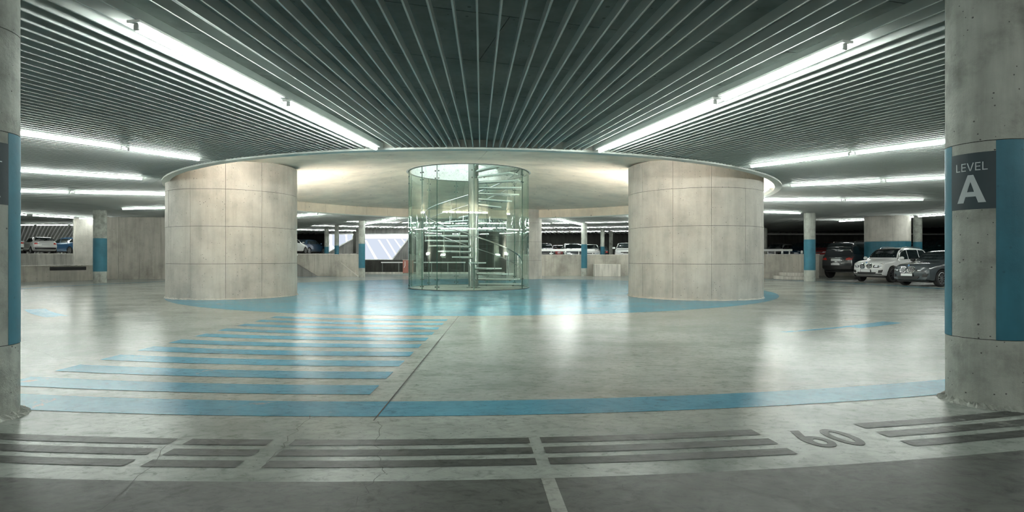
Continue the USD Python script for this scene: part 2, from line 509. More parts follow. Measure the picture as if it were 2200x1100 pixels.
beam = thing('trim_1', kind='structure')
NP = 56
for i in range(NP):
    a0, a1 = 360 / NP * i, 360 / NP * (i + 1)
    part('fascia_panel', sector(CXY, RING, RING + .07, a0 + .02, a1 - .02, RIB_Z + .01, 4.12, step=2), M['soffit_concrete'], beam, smooth=30)
part('beam_core', lathe([(RING + .02, RIB_Z + .012), (RING + .16, RIB_Z + .012), (RING + .16, SLAB_Z + .1), (RING + .02, 4.12), (RING + .02, RIB_Z + .012)], CXY, 180), M['pale_concrete'], beam, smooth=30)
for i in range(124):
    a0, a1 = 360 / 124 * i, 360 / 124 * (i + 1)
    if 200 < a0 < 345:
        part('upstand_panel', sector(CXY, RING + .16, RING + .175, a0 + .03, a1 - .03, RIB_Z + .02, SLAB_Z + .02, step=3), M['pale_concrete'], beam)
part('rim_trim', lathe([(RING - .03, RIB_Z - .035), (RING + .18, RIB_Z - .035), (RING + .18, RIB_Z + .012), (RING - .03, RIB_Z + .012), (RING - .03, RIB_Z - .035)], CXY, 240), M['trim_paint'], beam, smooth=30, label='thin painted metal rim under the ring beam')

# the vaulted soffit inside the ring, in twelve panels
soffit = thing('trim_2', kind='structure')
SO_E, SO_H = 4.08, .74


def soffit_z(s):
    return SO_E + SO_H * (1 - s) ** 1.5


def ring_hit(a):
    d = np.array([math.cos(a), math.sin(a)])
    o = GC - CXY
    b = o @ d
    return -b + math.sqrt(b * b - (o @ o - (RING + .01) ** 2))


def soffit_panel(a0, a1, na=10, ns=12):
    A = np.radians(np.linspace(a0, a1, na + 1)); S = np.linspace(0, 1, ns + 1)
    top, bot = [], []
    for a in A:
        R1 = ring_hit(a)
        for s in S:
            r = (GR - .03) + (R1 - (GR - .03)) * s
            p = GC + r * np.array([math.cos(a), math.sin(a)])
            z = soffit_z(s)
            bot.append([p[0], p[1], z]); top.append([p[0], p[1], z + .1])
    n = len(bot); W = ns + 1
    f = []
    for i in range(na):
        for j in range(ns):
            q = [i * W + j, i * W + j + 1, (i + 1) * W + j + 1, (i + 1) * W + j]
            f += [[q[0], q[1], q[2]], [q[0], q[2], q[3]]]
            f += [[n + q[0], n + q[2], n + q[1]], [n + q[0], n + q[3], n + q[2]]]
    edge = [i * W for i in range(na + 1)] + [na * W + j for j in range(1, W)] + [i * W + ns for i in range(na - 1, -1, -1)] + [j for j in range(ns - 1, 0, -1)]
    for u, v in zip(edge, edge[1:] + edge[:1]):
        f += [[u, n + u, n + v], [u, n + v, v]]
    m = trimesh.Trimesh(np.array(bot + top), np.array(f), process=False)
    if m.volume < 0:
        m.invert()
    return m


for i in range(12):
    part('soffit_panel', soffit_panel(30 * i + 8 + .06, 30 * i + 38 - .06), M['soffit_concrete'], soffit, smooth=30)
# stair shaft through the roof, closed by a skylight
shaft = thing('window_1', kind='structure')
part('shaft_wall', lathe([(GR - .06, 4.80), (GR - .06, 7.2), (GR + .1, 7.2), (GR + .1, 4.80), (GR - .06, 4.80)], GC, 64), M['pale_floor'], shaft, smooth=30)
part('skylight_pane', lathe([(0.001, 7.15), (GR - .05, 7.15), (GR - .05, 7.2), (.001, 7.2)], GC, 32), M['skylight_glow'], shaft, label='bright skylight over the stair shaft')

# ------------------------------------------------------------------ the setting: walls and decks
part('wall_near', bx(-60, 60, -9.5, -9, 0, 4), M['wall_concrete'], kind='structure')
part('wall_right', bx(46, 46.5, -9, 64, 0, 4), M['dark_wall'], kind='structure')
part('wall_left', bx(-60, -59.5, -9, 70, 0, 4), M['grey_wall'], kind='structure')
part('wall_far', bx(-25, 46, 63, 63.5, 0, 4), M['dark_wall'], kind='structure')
# left: low wall with a black vent, ledge, block and the long board-marked wall
wl = thing('wall_low_left', kind='structure')
p0, p1 = px(-60, 609, 28)[:2], np.array([-23.55, 32.6])
p0 = np.array([-26.6, 26.6])
part('wall_body', obox(p0, p1, .35, 0, .82), M['wall_concrete'], wl)
part('wall_cap', obox(p0 + [-.2, .1], p1, .9, .82, .86), M['pale_concrete'], wl, label='pale ledge along the top of the low wall')
va, vb = np.array([-24.32, 29.75]), np.array([-23.62, 31.5])
vent = thing('wall_vent', 'long black slot vent in the low concrete wall at the left', 'vent')
part('vent_frame', obox(px(105, 0, 30.4)[:2] + [0.05, 0], px(182, 0, 31.9)[:2] + [.05, 0], .12, .58, .76), M['vent_black'], vent)
wd = thing('wall_deck_left', kind='structure')
part('wall_body', bx(-48, -25.9, 36.0, 36.4, 0, 1.5), M['pale_concrete'], wd, label='pale parapet of the upper deck at the left')
part('wall_block', bx(px(168, 0, 34.5)[0], px(232, 0, 34.5)[0], 34.2, 36.5, .4, SLAB_Z), M['drum_concrete'], wd, label='concrete end block beside the parapet')
part('lit_edge_strip', bx(px(168, 0, 34.5)[0] - .05, px(168, 0, 34.5)[0] + .03, 34.15, 34.3, .86, SLAB_Z), M['pale_concrete'], wd)  # paler strip paints in the light caught along the block's edge
wb = thing('wall_board_left', kind='structure')
xs = np.linspace(-24.2, -15.5, 8)
for x0, x1 in zip(xs, xs[1:]):
    part('wall_panel', bx(x0 + .006, x1 - .006, 33.5, 33.9, 0, SLAB_Z), M['wall_concrete'], wb)
m = trimesh.creation.extrude_polygon(Polygon([(-59, 43.4), (-11.75, 43.4), (-14.25, 52.9), (-14.25, 62.9), (-59, 62.9)]), 1.58, engine='earcut')
part('deck_left', m, M['pale_concrete'], kind='structure')
# ribbed sloping wall behind the left cars
wr = thing('wall_ribbed_left', kind='structure')
part('wall_body', bx(-60, -26.2, 60.5, 61, 0, 5.6), M['grey_wall'], wr)
for k in range(56):
    x0 = -55 + .36 * k
    lean = .45 + .055 * k
    w_ = .055
    pts = [(x0, 1.6), (x0 + w_, 1.6), (x0 + lean * .32 + w_, 3.0), (x0 + lean + w_, 4.6), (x0 + lean * 1.6 + w_, 5.55), (x0 + lean * 1.6, 5.55), (x0 + lean, 4.6), (x0 + lean * .32, 3.0)]
    part('wall_batten', prism_xz(pts, 60.38, 60.5), M['rail_white'], wr)

# back, left of the glass stair: deck wall with two ramp flanks
wk = thing('wall_back_left', kind='structure')
xs = np.linspace(-16.4, px(772, 0, 38.8)[0], 5)
for x0, x1 in zip(xs, xs[1:]):
    part('wall_panel', bx(x0 + .006, x1 - .006, 38.8, 39.2, 0, 1.47), M['wall_concrete'], wk)
part('wall_coping', bx(-16.4, xs[-1], 38.77, 39.2, 1.475, 1.50), M['pale_concrete'], wk)
ramp = thing('ramp_flank', 'triangular concrete ramp flank with its shade painted dark beside the left drum', 'ramp')
part('ramp_body', prism_xz([(px(600, 0, 38.5)[0], 0), (px(681, 0, 38.5)[0], 0), (px(637, 0, 38.5)[0], .83), (px(600, 0, 38.5)[0], 1.45)], 38.45, 38.78), M['grey_wall'], ramp)  # darker grey puts the shade of this triangle into the colour
ramp2 = thing('ramp_flank', 'pale triangular ramp flank ending at the pillar left of the glass stair', 'ramp')
part('ramp_body', prism_xz([(px(716, 0, 38.5)[0], 0), (px(769, 0, 38.5)[0], 0), (px(727, 0, 38.5)[0], 1.06), (px(716, 0, 38.5)[0], 1.06)], 38.45, 38.78), M['wall_concrete'], ramp2)
# central bay far behind: grey walls, daylit panes, dark lower wall, rail and kerb
D1, D2 = 52.5, 47.0
wc = thing('wall_ramp_back', kind='structure')
part('wall_body', bx(px(698, 0, D1)[0], px(768, 0, D1)[0], D1 + .1, D1 + .5, 1.5, SLAB_Z + .1), M['grey_wall'], wc)
part('wall_post', bx(px(759, 0, D1)[0], px(764, 0, D1)[0], D1 - .1, D1 + .1, 1.5, SLAB_Z), M['dark_wall'], wc)
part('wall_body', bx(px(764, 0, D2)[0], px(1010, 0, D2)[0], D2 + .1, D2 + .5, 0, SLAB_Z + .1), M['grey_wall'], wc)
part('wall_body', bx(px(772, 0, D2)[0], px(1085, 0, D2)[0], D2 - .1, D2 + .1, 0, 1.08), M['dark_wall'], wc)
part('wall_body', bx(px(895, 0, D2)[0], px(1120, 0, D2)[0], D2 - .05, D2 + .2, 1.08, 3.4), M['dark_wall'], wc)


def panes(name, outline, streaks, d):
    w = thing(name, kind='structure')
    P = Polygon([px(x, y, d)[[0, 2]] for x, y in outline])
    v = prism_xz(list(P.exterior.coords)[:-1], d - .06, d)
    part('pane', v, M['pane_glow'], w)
    for (a, b, c, e) in streaks:  # slanted sun streaks on the panes, put in as brighter glowing strips
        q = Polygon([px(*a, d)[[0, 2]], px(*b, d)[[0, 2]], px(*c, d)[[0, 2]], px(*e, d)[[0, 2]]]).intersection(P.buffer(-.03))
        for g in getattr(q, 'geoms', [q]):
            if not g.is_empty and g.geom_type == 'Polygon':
                part('light_streak', prism_xz(list(g.exterior.coords)[:-1], d - .10, d - .055), M['streak_glow'], w)
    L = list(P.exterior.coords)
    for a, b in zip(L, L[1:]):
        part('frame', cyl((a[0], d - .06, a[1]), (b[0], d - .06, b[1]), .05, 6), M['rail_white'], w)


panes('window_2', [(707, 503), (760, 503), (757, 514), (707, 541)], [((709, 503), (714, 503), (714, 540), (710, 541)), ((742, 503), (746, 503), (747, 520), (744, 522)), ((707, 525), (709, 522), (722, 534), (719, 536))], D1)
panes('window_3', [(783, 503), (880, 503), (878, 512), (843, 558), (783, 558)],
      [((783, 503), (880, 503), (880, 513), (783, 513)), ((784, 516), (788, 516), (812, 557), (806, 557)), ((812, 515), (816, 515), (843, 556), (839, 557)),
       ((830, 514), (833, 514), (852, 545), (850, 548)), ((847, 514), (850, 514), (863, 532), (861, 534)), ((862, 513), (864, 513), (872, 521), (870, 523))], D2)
gr = thing('guard_rail', 'pale horizontal guard rail in front of the dark ramp wall', 'railing', (px(819, 0, 46)[0], 46, 0))
xa, xb = 0, px(1000, 0, 46)[0] - px(819, 0, 46)[0]
part('rail', bx(xa, xb, -.05, .05, .84, .93), M['rail_white'], gr)
for k in range(6):
    x = xa + .1 + (xb - xa - .2) * k / 5
    part('post', bx(x - .03, x + .03, -.03, .03, 0, .84), M['steel_dark'], gr)
part('low_kerb', bx(px(783, 0, 45.6)[0], px(1085, 0, 45.6)[0], 45.4, 45.7, 0, .12), M['pale_concrete'], label='low pale kerb along the foot of the dark ramp wall', cat='kerb')
# right of the glass stair: deck wall in panels, curving round to the right
wz = thing('wall_deck_right', kind='structure')
path = [(.9, 39.6), (4.0, 39.7), (8.0, 39.55), (12.0, 38.0), (15.7, 36.0), (18.5, 34.9), (19.6, 40.4), (26.6, 40.4), (27.4, 37.0), (46, 37.0)]
for a, b in zip(path, path[1:]):
    a, b = np.array(a), np.array(b)
    n = max(1, int(np.linalg.norm(b - a) / 2.2))
    for i in range(n):
        u, v = a + (b - a) * i / n, a + (b - a) * (i + 1) / n
        e = (v - u) / np.linalg.norm(v - u) * .006
        part('wall_panel', obox(u + e, v - e, .3, 0, 1.45), M['wall_concrete'], wz)
        part('wall_coping', obox(u, v, .34, 1.452, 1.48), M['pale_concrete'], wz)
dk = Polygon([(.9, 40.0), (8.2, 40.0), (12.2, 38.4), (16, 36.3), (18.2, 35.3), (19.3, 40.7), (26.9, 40.7), (27.7, 37.3), (45.9, 37.3), (45.9, 62.9), (.9, 62.9)])
m = trimesh.creation.extrude_polygon(dk, .95, engine='earcut')
part('deck_right', m, M['grey_wall'], kind='structure')
part('trim_3', bx(12, 46, 57.6, 57.9, 3.55, 3.75), M['rail_white'], kind='structure')
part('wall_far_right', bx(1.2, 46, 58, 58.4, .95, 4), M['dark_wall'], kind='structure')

# ------------------------------------------------------------------ ceiling lights
def fixture(r0, r1, deg, label, z=RIB_Z, group=None, w=.075, tr=.026, tang=False):
    """batten light: housing, tube, two end caps; runs along +x from its base"""
    if tang:
        mid = (r0 + r1) / 2
        L = tang
        p = pol(mid, deg)
        loc, rot = (p[0], p[1], z), deg + 90
        x0, x1 = -L / 2, L / 2
    else:
        p = pol(r0, deg)
        loc, rot = (p[0], p[1], z), deg
        x0, x1 = 0, r1 - r0
    t = thing('ceiling_light', label, 'ceiling light', loc, rot, group)
    w = w if deg in (262, 286) else .042
    part('housing', cbx(x0, x1, -w, w, -.028, 0, .006), M['fixture_white'], t)
    part('tube', tube([(x0 + .07, 0, -.066), (x1 - .07, 0, -.066)], .038 if deg in (262, 286) else tr, 8), M['tube_glow'], t, smooth=40)
    for x in (x0 + .02, x1 - .07):
        part('end_cap', cbx(x + .01, x + .035, -.028, .028, -.092, -.028, .006), M['end_cap_grey'], t)
    return t


segs = {262: [(11.34, 14.95), (15.12, 17.84)], 286: [(11.39, 15.52), (15.64, 17.82)], 238.6: [(11.56, 13.17), (13.24, 17.8)], 309.4: [(11.44, 13.80), (13.85, 17.85)],
        215: [(11.53, 14.6), (14.7, 17.8)], 333.4: [(11.29, 13.8), (13.85, 17.8)], 192.5: [(11.52, 14.5), (14.6, 17.8)], 358: [(11.26, 14.4), (14.5, 17.6)],
        167.8: [(11.6, 14.6), (15.0, 17.5)], 21.5: [(11.6, 14.6), (14.8, 17.45)], 142: [(11.4, 14.6), (14.7, 17.8)], 118.5: [(11.4, 14.6), (14.7, 18.6)], 94: [(11.4, 14.6), (14.7, 17.8)],
        70: [(11.4, 14.6), (14.7, 17.6)], 46: [(11.4, 14.6), (14.7, 17.8)]}
where = {262: 'on the ribbed ceiling left of centre', 286: 'on the ribbed ceiling right of centre', 238.6: 'highest beside the left pillar',
         309.4: 'highest beside the right pillar', 215: 'second row down beside the left pillar', 333.4: 'second row down beside the right pillar',
         192.5: 'third row down beside the left pillar', 358: 'third row down, right of the right drum', 167.8: 'low above the board-marked wall',
         21.5: 'low and sloping, right of the right drum', 142: 'seen past the left drum', 118.5: 'sloping to the pillar left of the stair',
         94: 'straight behind the glass stair', 70: 'sloping to the pillar right of the stair', 46: 'hidden behind the right drum'}
for a, ss in segs.items():
    for (r0, r1), nm in zip(ss, ('inner', 'outer')):
        fixture(r0, r1, a, f'{nm} half of the bright tube light {where[a]}')
for k in range(48):      # the outer row runs round the hall below the ribs
    a = 139 + k * 5.3
    side = 'left' if a < 270 else 'right'
    fixture(25.9 if a < 270 else 25.4, 25.9 if a < 270 else 25.4, a, 'tube light in the curved row behind the viewpoint' if 200 < a < 345 else f'tube light in the far curved row under the {side} ceiling', group='curved row of tube lights behind the viewpoint' if 200 < a < 345 else f'far curved row of tube lights, {side}', tang=2.2, z=RIB_Z)
for k in range(5):
    t = thing('ceiling_light', 'tube light along the edge beam in front of the left upper deck', 'ceiling light', (-36.6 + 2.35 * k, 39.85, RIB_Z - .03), 0, 'row of lights along the left edge beam')
    part('housing', cbx(-1.1, 1.1, -.075, .075, -.028, 0, .006), M['fixture_white'], t)
    part('tube', tube([(-1.05, 0, -.062), (1.05, 0, -.062)], .032, 8), M['tube_glow'], t, smooth=40)
for k in range(8):  # out-of-sight row added to brighten the left deck and its cars
    p = np.array([-50.0 + 2.6 * k, 52.0])
    t = thing('ceiling_light', 'added unseen tube light under the raised ceiling over the left upper deck', 'ceiling light', (p[0], p[1], 5.6), 0, 'added row of lights over the left upper deck')
    part('housing', cbx(-1.1, 1.1, -.075, .075, -.028, 0, .006), M['fixture_white'], t)
    part('tube', tube([(-1.05, 0, -.062), (1.05, 0, -.062)], .032, 8), M['tube_glow'], t, smooth=40)
rowsd = {17.3: 'nearest', 23.6: 'middle', 31.0: 'farthest'}
for R, nm in rowsd.items():
    L = 1.15
    n = int(R * math.radians(72) / 1.22)
    for k in range(n):
        a = 90 + (k - (n - 1) / 2) * math.degrees(1.22 / R)
        fixture(R, R, a, f'short tube light in the {nm} row of lights on the ceiling behind the stair', group=f'{nm} row of lights behind the stair', tang=L, z=SLAB_Z - .03)

# warm cove strip added out of sight on the ring beam's ledge to brighten the vault
for k in range(15):
    a = 184 + k * 11.6
    if min(abs(a - 210.6), abs(a - 327), abs(a - 447)) < 17:
        continue
    p = pol(RING - .11, a)
    cv = thing('added_cove_light', 'added warm light on the inner ledge of the ring beam, hidden behind its rim', 'cove light', (p[0], p[1], RIB_Z + .06), a + 90, 'added cove lights behind the ring rim')
    part('housing', cbx(-.95, .95, -.08, .08, -.05, 0, .008), M['fixture_white'], cv)
    lens = prism_xz([(.0, .045), (.09, -.02), (.09, -.035), (.0, .03)], -.92, .92)
    part('lens', move(lens, (0, 0, 0), 90), M['added_cove_glow'], cv)

# ------------------------------------------------------------------ the big drums and round pillars
def drum(c, R, H, label, courses, nseg, a_off, matk='drum_concrete', name='concrete_drum', gap=.010):
    t = thing(name, label, 'column', (c[0], c[1], 0))
    o = (0, 0)
    zs = courses
    part('core', lathe([(R - .02, 0), (R - .02, H)], o, 64), M['joint_dark'], t, smooth=True)
    for i, (z0, z1) in enumerate(zip(zs, zs[1:])):
        for k in range(nseg):
            s = 360 / nseg
            ga = math.degrees(.004 / R)
            j = sector(o, R - .025, R + .002 * ((i + k) % 3 - 1), a_off + s * k + ga, a_off + s * (k + 1) - ga, z0 + gap / 2, z1 - gap / 2, step=3)
            part('drum_panel', j, M[matk], t, smooth=30)
    return t


def rough_ring(R, amp, z, seed, n=120):
    r = np.random.default_rng(seed)
    a = np.linspace(0, 2 * np.pi, n + 1)
    k = r.random(n + 1); k[-1] = k[0]
    P = []
    for i, (rr, zz) in enumerate(((R - .01, z), (R + .004, z * .8), (R + amp * .6, z * .35), (R + amp, 0.0))):
        kk = np.roll(k[:-1], i * 7); kk = np.append(kk, kk[0])
        P.append(np.c_[(rr + amp * .5 * kk * (i > 1)) * np.cos(a), (rr + amp * .5 * kk * (i > 1)) * np.sin(a), zz * (.5 + kk) + .001])
    v = np.vstack(P); N = n + 1
    f = []
    for i in range(3):
        for j in range(n):
            A, B = i * N + j, i * N + j + 1
            f += [[A, A + N, B + N], [A, B + N, B]]
    m = trimesh.Trimesh(v, np.array(f), process=False)
    return m


for c, lab, seed in ((DR[0], 'massive round concrete drum left of the glass stair', 1), (DR[1], 'massive round concrete drum right of the glass stair', 2)):
    t = drum(c, 1.95 if seed == 1 else 2.10, 4.2, lab, [0, 1.07, 2.19, 3.30, 4.22], 12, 12 + 7 * seed)
    part('base_mortar', rough_ring(1.95 if seed == 1 else 2.10, .03, .05, seed), M['drum_concrete'], t)
    # unseen washer lights added on the far side of the drum to brighten the vault
    RR = 1.95 if seed == 1 else 2.10
    for an in ((66, 108) if seed == 1 else (114, 72)):
        u = np.array([math.cos(math.radians(an)), math.sin(math.radians(an))])
        p = c + u * (RR + .18)
        w = thing('added_uplight', 'added unseen lamp lighting the vault from the far side of the %s drum' % ('left' if seed == 1 else 'right'), 'wall light', (p[0], p[1], 1.4), an, 'added uplights behind the %s drum' % ('left' if seed == 1 else 'right'))
        part('housing', cbx(-.06, .14, -.55, .55, -.07, 0, .01), M['fixture_white'], w)
        part('lens', prism_xz([(-.04, .105), (.12, 0), (.12, -.012), (-.04, .093)], -.52, .52), M['added_wash_glow'], w)
        part('bracket', bx(-.14, -.05, -.1, .1, -.06, -.01), M['steel_dark'], w)
drum((px(1126, 0, 34.3)[0], 34.5), 1.06, 4.15, 'round concrete column standing right behind the glass stair', [0, 1.09, 2.2, 3.31, 4.15], 6, 20, name='concrete_column')


def pillar(c, R, label, joints, band=None, matk='pillar_concrete', H=SLAB_Z + .02, z0=0, base=False, zb=(.57, 2.225)):
    t = thing('concrete_pillar', label, 'column', (c[0], c[1], z0))
    zs = [0] + list(joints) + [H - z0]
    part('core', lathe([(R - .008, 0), (R - .008, H - z0)], (0, 0), 40), M['joint_dark'], t, smooth=True)
    for u, v in zip(zs, zs[1:]):
        part('shaft', lathe([(R - .02, u + .003), (R, u + .003), (R, v - .003), (R - .02, v - .003)], (0, 0), 72), M[matk], t, smooth=30)
    if band == 'full':
        part('painted_band', lathe([(R - .004, zb[0]), (R + .003, zb[0]), (R + .003, zb[1]), (R - .004, zb[1])], (0, 0), 48), M['blue_paint'], t, smooth=30, label='blue painted band')
    if base:
        part('base_mortar', rough_ring(R, .05, .04, int(abs(c[0] * 100))), M[matk], t)
    return t


def on_cyl(mesh, R, a_mid, z0, width):
    v = np.array(mesh.vertices)
    a = math.radians(a_mid) + (v[:, 0] - width / 2) / R
    r = R + v[:, 2]
    return trimesh.Trimesh(np.c_[r * np.cos(a), r * np.sin(a), z0 + v[:, 1]], mesh.faces, process=False)


def lettering(s, h, bold, stretch=1.0, depth=.002, squeeze=None):
    m = meshkit.text_mesh(s, h, depth, bold)
    v = np.array(m.vertices)
    v[:, 0] -= v[:, 0].min(); v[:, 0] *= stretch
    m = trimesh.Trimesh(v, m.faces, process=False)
    return m, v[:, 0].max()


PR = pillar((4.145, 5.0), .30, 'thick concrete pillar at the right edge with a LEVEL A sign panel', [.57, 2.225], base=True)
PL = pillar((-4.216, 4.465), .30, 'thick concrete pillar cut off by the left edge with blue paint and dark panel', [.57, 2.225, 3.02], base=True)
for P, (s0, s1) in ((PR, (176, 240)), (PL, (296, 360))):
    part('blue_field', sector((0, 0), .296, .3025, s1, s0 + 360 if s0 < 200 else s0 + 360, .572, 2.222, step=4), M['blue_paint'], P, smooth=30, label='blue painted field')
    part('sign_panel', sector((0, 0), .296, .3025, s0, s1, 1.66, 2.135, step=4), M['sign_grey'], P, smooth=30, label='dark grey painted sign panel')
    a_mid = (s0 + s1) / 2
    m, w = lettering('LEVEL', .068, False, .86)
    part('sign_word', on_cyl(m, .3025, a_mid, 1.985, w), M['sign_letter'], P, label='pale word LEVEL')
    A = Polygon([(0, 0), (.085, .235), (.125, .235), (.21, 0), (.158, 0), (.142, .052), (.068, .052), (.052, 0)]).difference(Polygon([(.08, .092), (.13, .092), (.105, .178)]))
    m = trimesh.creation.extrude_polygon(A, .002, engine='earcut')
    m = m.subdivide().subdivide()
    part('sign_letter', on_cyl(m, .3025, a_mid, 1.715, .21), M['sign_letter'], P, label='large pale letter A')

pillar((-20.62, 28.75), .29, 'blue banded pillar in front of the board-marked wall at the left', [1.2], 'full')
pillar((15.78, 30.45), .28, 'blue banded pillar left of the parked cars at the right', [1.2], 'full', zb=(.60, 2.22))
pillar((-9.62, 36.8), .20, 'blue banded pillar left of the glass stair, beside the bright panes', [1.2], 'full', zb=(.6, 2.15))
pillar((4.90, 39.0), .20, 'blue banded pillar right of the glass stair, before the deck wall', [1.2], 'full', zb=(.55, 2.16))
pillar((px(723.5, 0, 42)[0], 42), .155, 'slim blue banded pillar rising from behind the back wall left of centre', [1.2], 'full', zb=(.95, 2.15))
pillar((px(701.5, 0, 47)[0], 47), .17, 'slim short banded pillar on the deck beside the first bright pane', [1.2], 'full', z0=1.58, H=SLAB_Z, zb=(.0, .57))
pillar((px(902, 0, 37)[0], 37), .24, 'plain pale pillar seen through the left side of the glass stair', [1.2])
pillar((px(1294.5, 0, 47)[0], 47), .17, 'slim banded pillar on the right deck with a pale patch', [.6], 'full', z0=.95, zb=(.1, 1.22))
pillar((px(1312.5, 0, 52)[0], 52), .16, 'slim plain pillar on the right deck beside the white car', [.6], None, z0=.95)
pillar((px(1643, 0, 46)[0], 46), .2, 'slim dark-footed pillar on the deck beside the right drum', [1.0], None, z0=.95)
pillar((px(1971.5, 0, 33.6)[0], 33.6), .23, 'blue banded pillar between the wide column and the right front pillar', [1.2], 'full', zb=(.6, 2.18))
t = drum((px(1911, 0, 33)[0], 33.2), 1.14, SLAB_Z + .02, 'wide round concrete column with a blue band behind the white car', [0, 1.0, 2.2, SLAB_Z + .02], 6, 10, name='concrete_column')
part('painted_band', lathe([(1.13, .6), (1.146, .6), (1.146, 2.18), (1.13, 2.18)], (0, 0), 64), M['blue_paint'], t, smooth=30, label='blue painted band')

# ------------------------------------------------------------------ glass cylinder with the spiral stair
gl = thing('glass_enclosure', 'tall glass cylinder with green edges around the spiral stair', 'glass enclosure', (GC[0], GC[1], 0))
ZG = 4.80
seams = [270 - 42.4, 270 - 24.8, 270 + 8.5, 270 + 62, 270 + 98, 40, 75, 108, 140, 172, 198]
seams = sorted(s % 360 for s in seams)
disc_ = lathe([(0.0001, -.018), (.022, -.018), (.03, -.008), (.03, .008), (.022, .018), (.0001, .018)], (0, 0), 12)
def disc_at(a, z):
    v = np.array(disc_.vertices)
    A = math.radians(a)
    r = GR + .002
    # local z -> radial
    return trimesh.Trimesh(np.c_[(r + v[:, 2]) * math.cos(A) - v[:, 0] * math.sin(A), (r + v[:, 2]) * math.sin(A) + v[:, 0] * math.cos(A), z + v[:, 1]], disc_.faces, process=False)
for s0, s1 in zip(seams, seams[1:] + [seams[0] + 360]):
    g = part('glass_panel', sector((0, 0), GR - .008, GR + .008, s0 + .2, s1 - .2, .03, ZG, step=3), M['stair_glass'], gl, smooth=30)
    gp = str(g.GetPath())
    for a in (s0 + 1.7, s1 - 1.7):
        for z in (.14, .42, 4.28, 4.56):
            part('fitting', disc_at(a, z), M['steel_dark'], gl, smooth=40)
for s in seams:
    part('joint_strip', sector((0, 0), GR - .013, GR + .013, s - .17, s + .17, .03, ZG, step=3), M['edge_green'], gl)
for z0, z1 in ((0.0, .035), (ZG - .02, ZG + .02)):
    part('rim_ring', lathe([(GR - .03, z0), (GR + .03, z0), (GR + .03, z1), (GR - .03, z1), (GR - .03, z0)], (0, 0), 96), M['steel_dark'], gl, smooth=30)
part('base_disc', lathe([(0.001, .012), (GR - .04, .012), (GR - .03, .003)], (0, 0), 64), M['pale_floor'], gl, label='pale floor inside the glass cylinder')

st = thing('spiral_staircase', 'steel spiral staircase with pale glass treads inside the glass cylinder', 'staircase', (POLE[0], POLE[1], .012))
part('pole', lathe([(.0, 0), (.30, 0), (.30, .03), (.215, .05), (.215, 6.9), (.0, 6.9)], (0, 0), 40), M['steel'], st, smooth=30)
RT, NT, DA, RISE = 2.02, 24, 19.4, .224
for k in range(NT):
    a = -4 - DA * k
    z = .17 + RISE * k
    half = 9.6
    A = np.radians(np.linspace(a - half, a + half, 6))
    ri = .24
    pts = [(ri * math.cos(A[0]), ri * math.sin(A[0]))] + [(RT * math.cos(q), RT * math.sin(q)) for q in A] + [(ri * math.cos(A[-1]), ri * math.sin(A[-1]))]
    m = trimesh.creation.extrude_polygon(Polygon(pts).buffer(-.02).buffer(.02), .05, engine='earcut')
    m.apply_translation([0, 0, z - .045])
    tr = part('tread', m, M['tread_glass'], st)
    ar = math.radians(a)
    c, s = math.cos(ar), math.sin(ar)
    part('arm', cyl((.2 * c, .2 * s, z - .075), ((RT - .25) * c, (RT - .25) * s, z - .05), .025, 8), M['steel'], st, smooth=40)
    for rr in (.55, RT - .35):
        part('bracket', cyl((rr * c, rr * s, z - .10), (rr * c, rr * s, z - .03), .035, 8), M['steel_dark'], st, smooth=40)
    if k % 2 == 0 or k < 6:
        part('baluster', cyl((RT * c, RT * s, z - .08), (RT * c, RT * s, z + .95), .012, 6), M['steel'], st, smooth=40)
ks = np.linspace(-.3, NT - 1, 220)
for off, rad in ((.97, .028), (.52, .014)):
    part('handrail', tube([(RT * math.cos(math.radians(-4 - DA * k)), RT * math.sin(math.radians(-4 - DA * k)), .17 + RISE * k + off) for k in ks], rad, 8), M['steel'], st, smooth=40)
# ring landing fascia where the stair leaves the hall
off = GC - POLE
part('landing', move(sector((0, 0), .75, GR - .07, -75, 62, 5.25, 5.42, step=4), (off[0], off[1], 0)), M['pale_floor'], st, smooth=30, label='pale curved landing at the head of the stair')
part('handrail', tube([(off[0] + 2.2 * math.cos(math.radians(a)), off[1] + 2.2 * math.sin(math.radians(a)), 5.06) for a in range(-80, 70, 5)], .03, 8), M['steel'], st, smooth=40)

# ------------------------------------------------------------------ small things at the back
cab = thing('fire_cabinet', 'weathered red cabinet with pale top beside the glass stair', 'cabinet', tuple(px(877, 0, 43.8)[:2]) + (0,))
part('body', cbx(-.38, .38, -.2, .2, .10, 1.08, .015), M['cabinet_red'], cab)
part('top', cbx(-.40, .40, -.22, .22, 1.08, 1.12, .01), M['pale_concrete'], cab)
part('door', cbx(-.14, .34, -.235, -.2, .16, .72, .012), M['cabinet_red'], cab)
part('handle', cyl((-.2, -.24, .65), (-.2, -.24, 1.0), .022, 8), M['rail_white'], cab)
part('latch', cyl((-.2, -.24, .65), (-.27, -.24, .5), .02, 8), M['rail_white'], cab)
part('foot', bx(-.36, .36, -.18, .18, 0, .10), M['steel_dark'], cab)
part('concrete_block', cbx(px(1278, 0, 38.6)[0], px(1320, 0, 38.6)[0] + .42, 38.6, 39.4, 0, .82, .015), M['pale_concrete'], label='pale concrete block against the deck wall left of the right drum', cat='block')
stp = thing('concrete_steps', 'two broad low concrete steps at the foot of the deck wall', 'steps', (px(1685, 0, 32.6)[0], 32.6, 0), -4)
part('step', cbx(0, 1.2, 0, 1.6, 0, .2, .015), M['pale_concrete'], stp)
part('step', cbx(.42, 1.6, .35, 1.9, .2, .40, .015), M['pale_concrete'], stp)
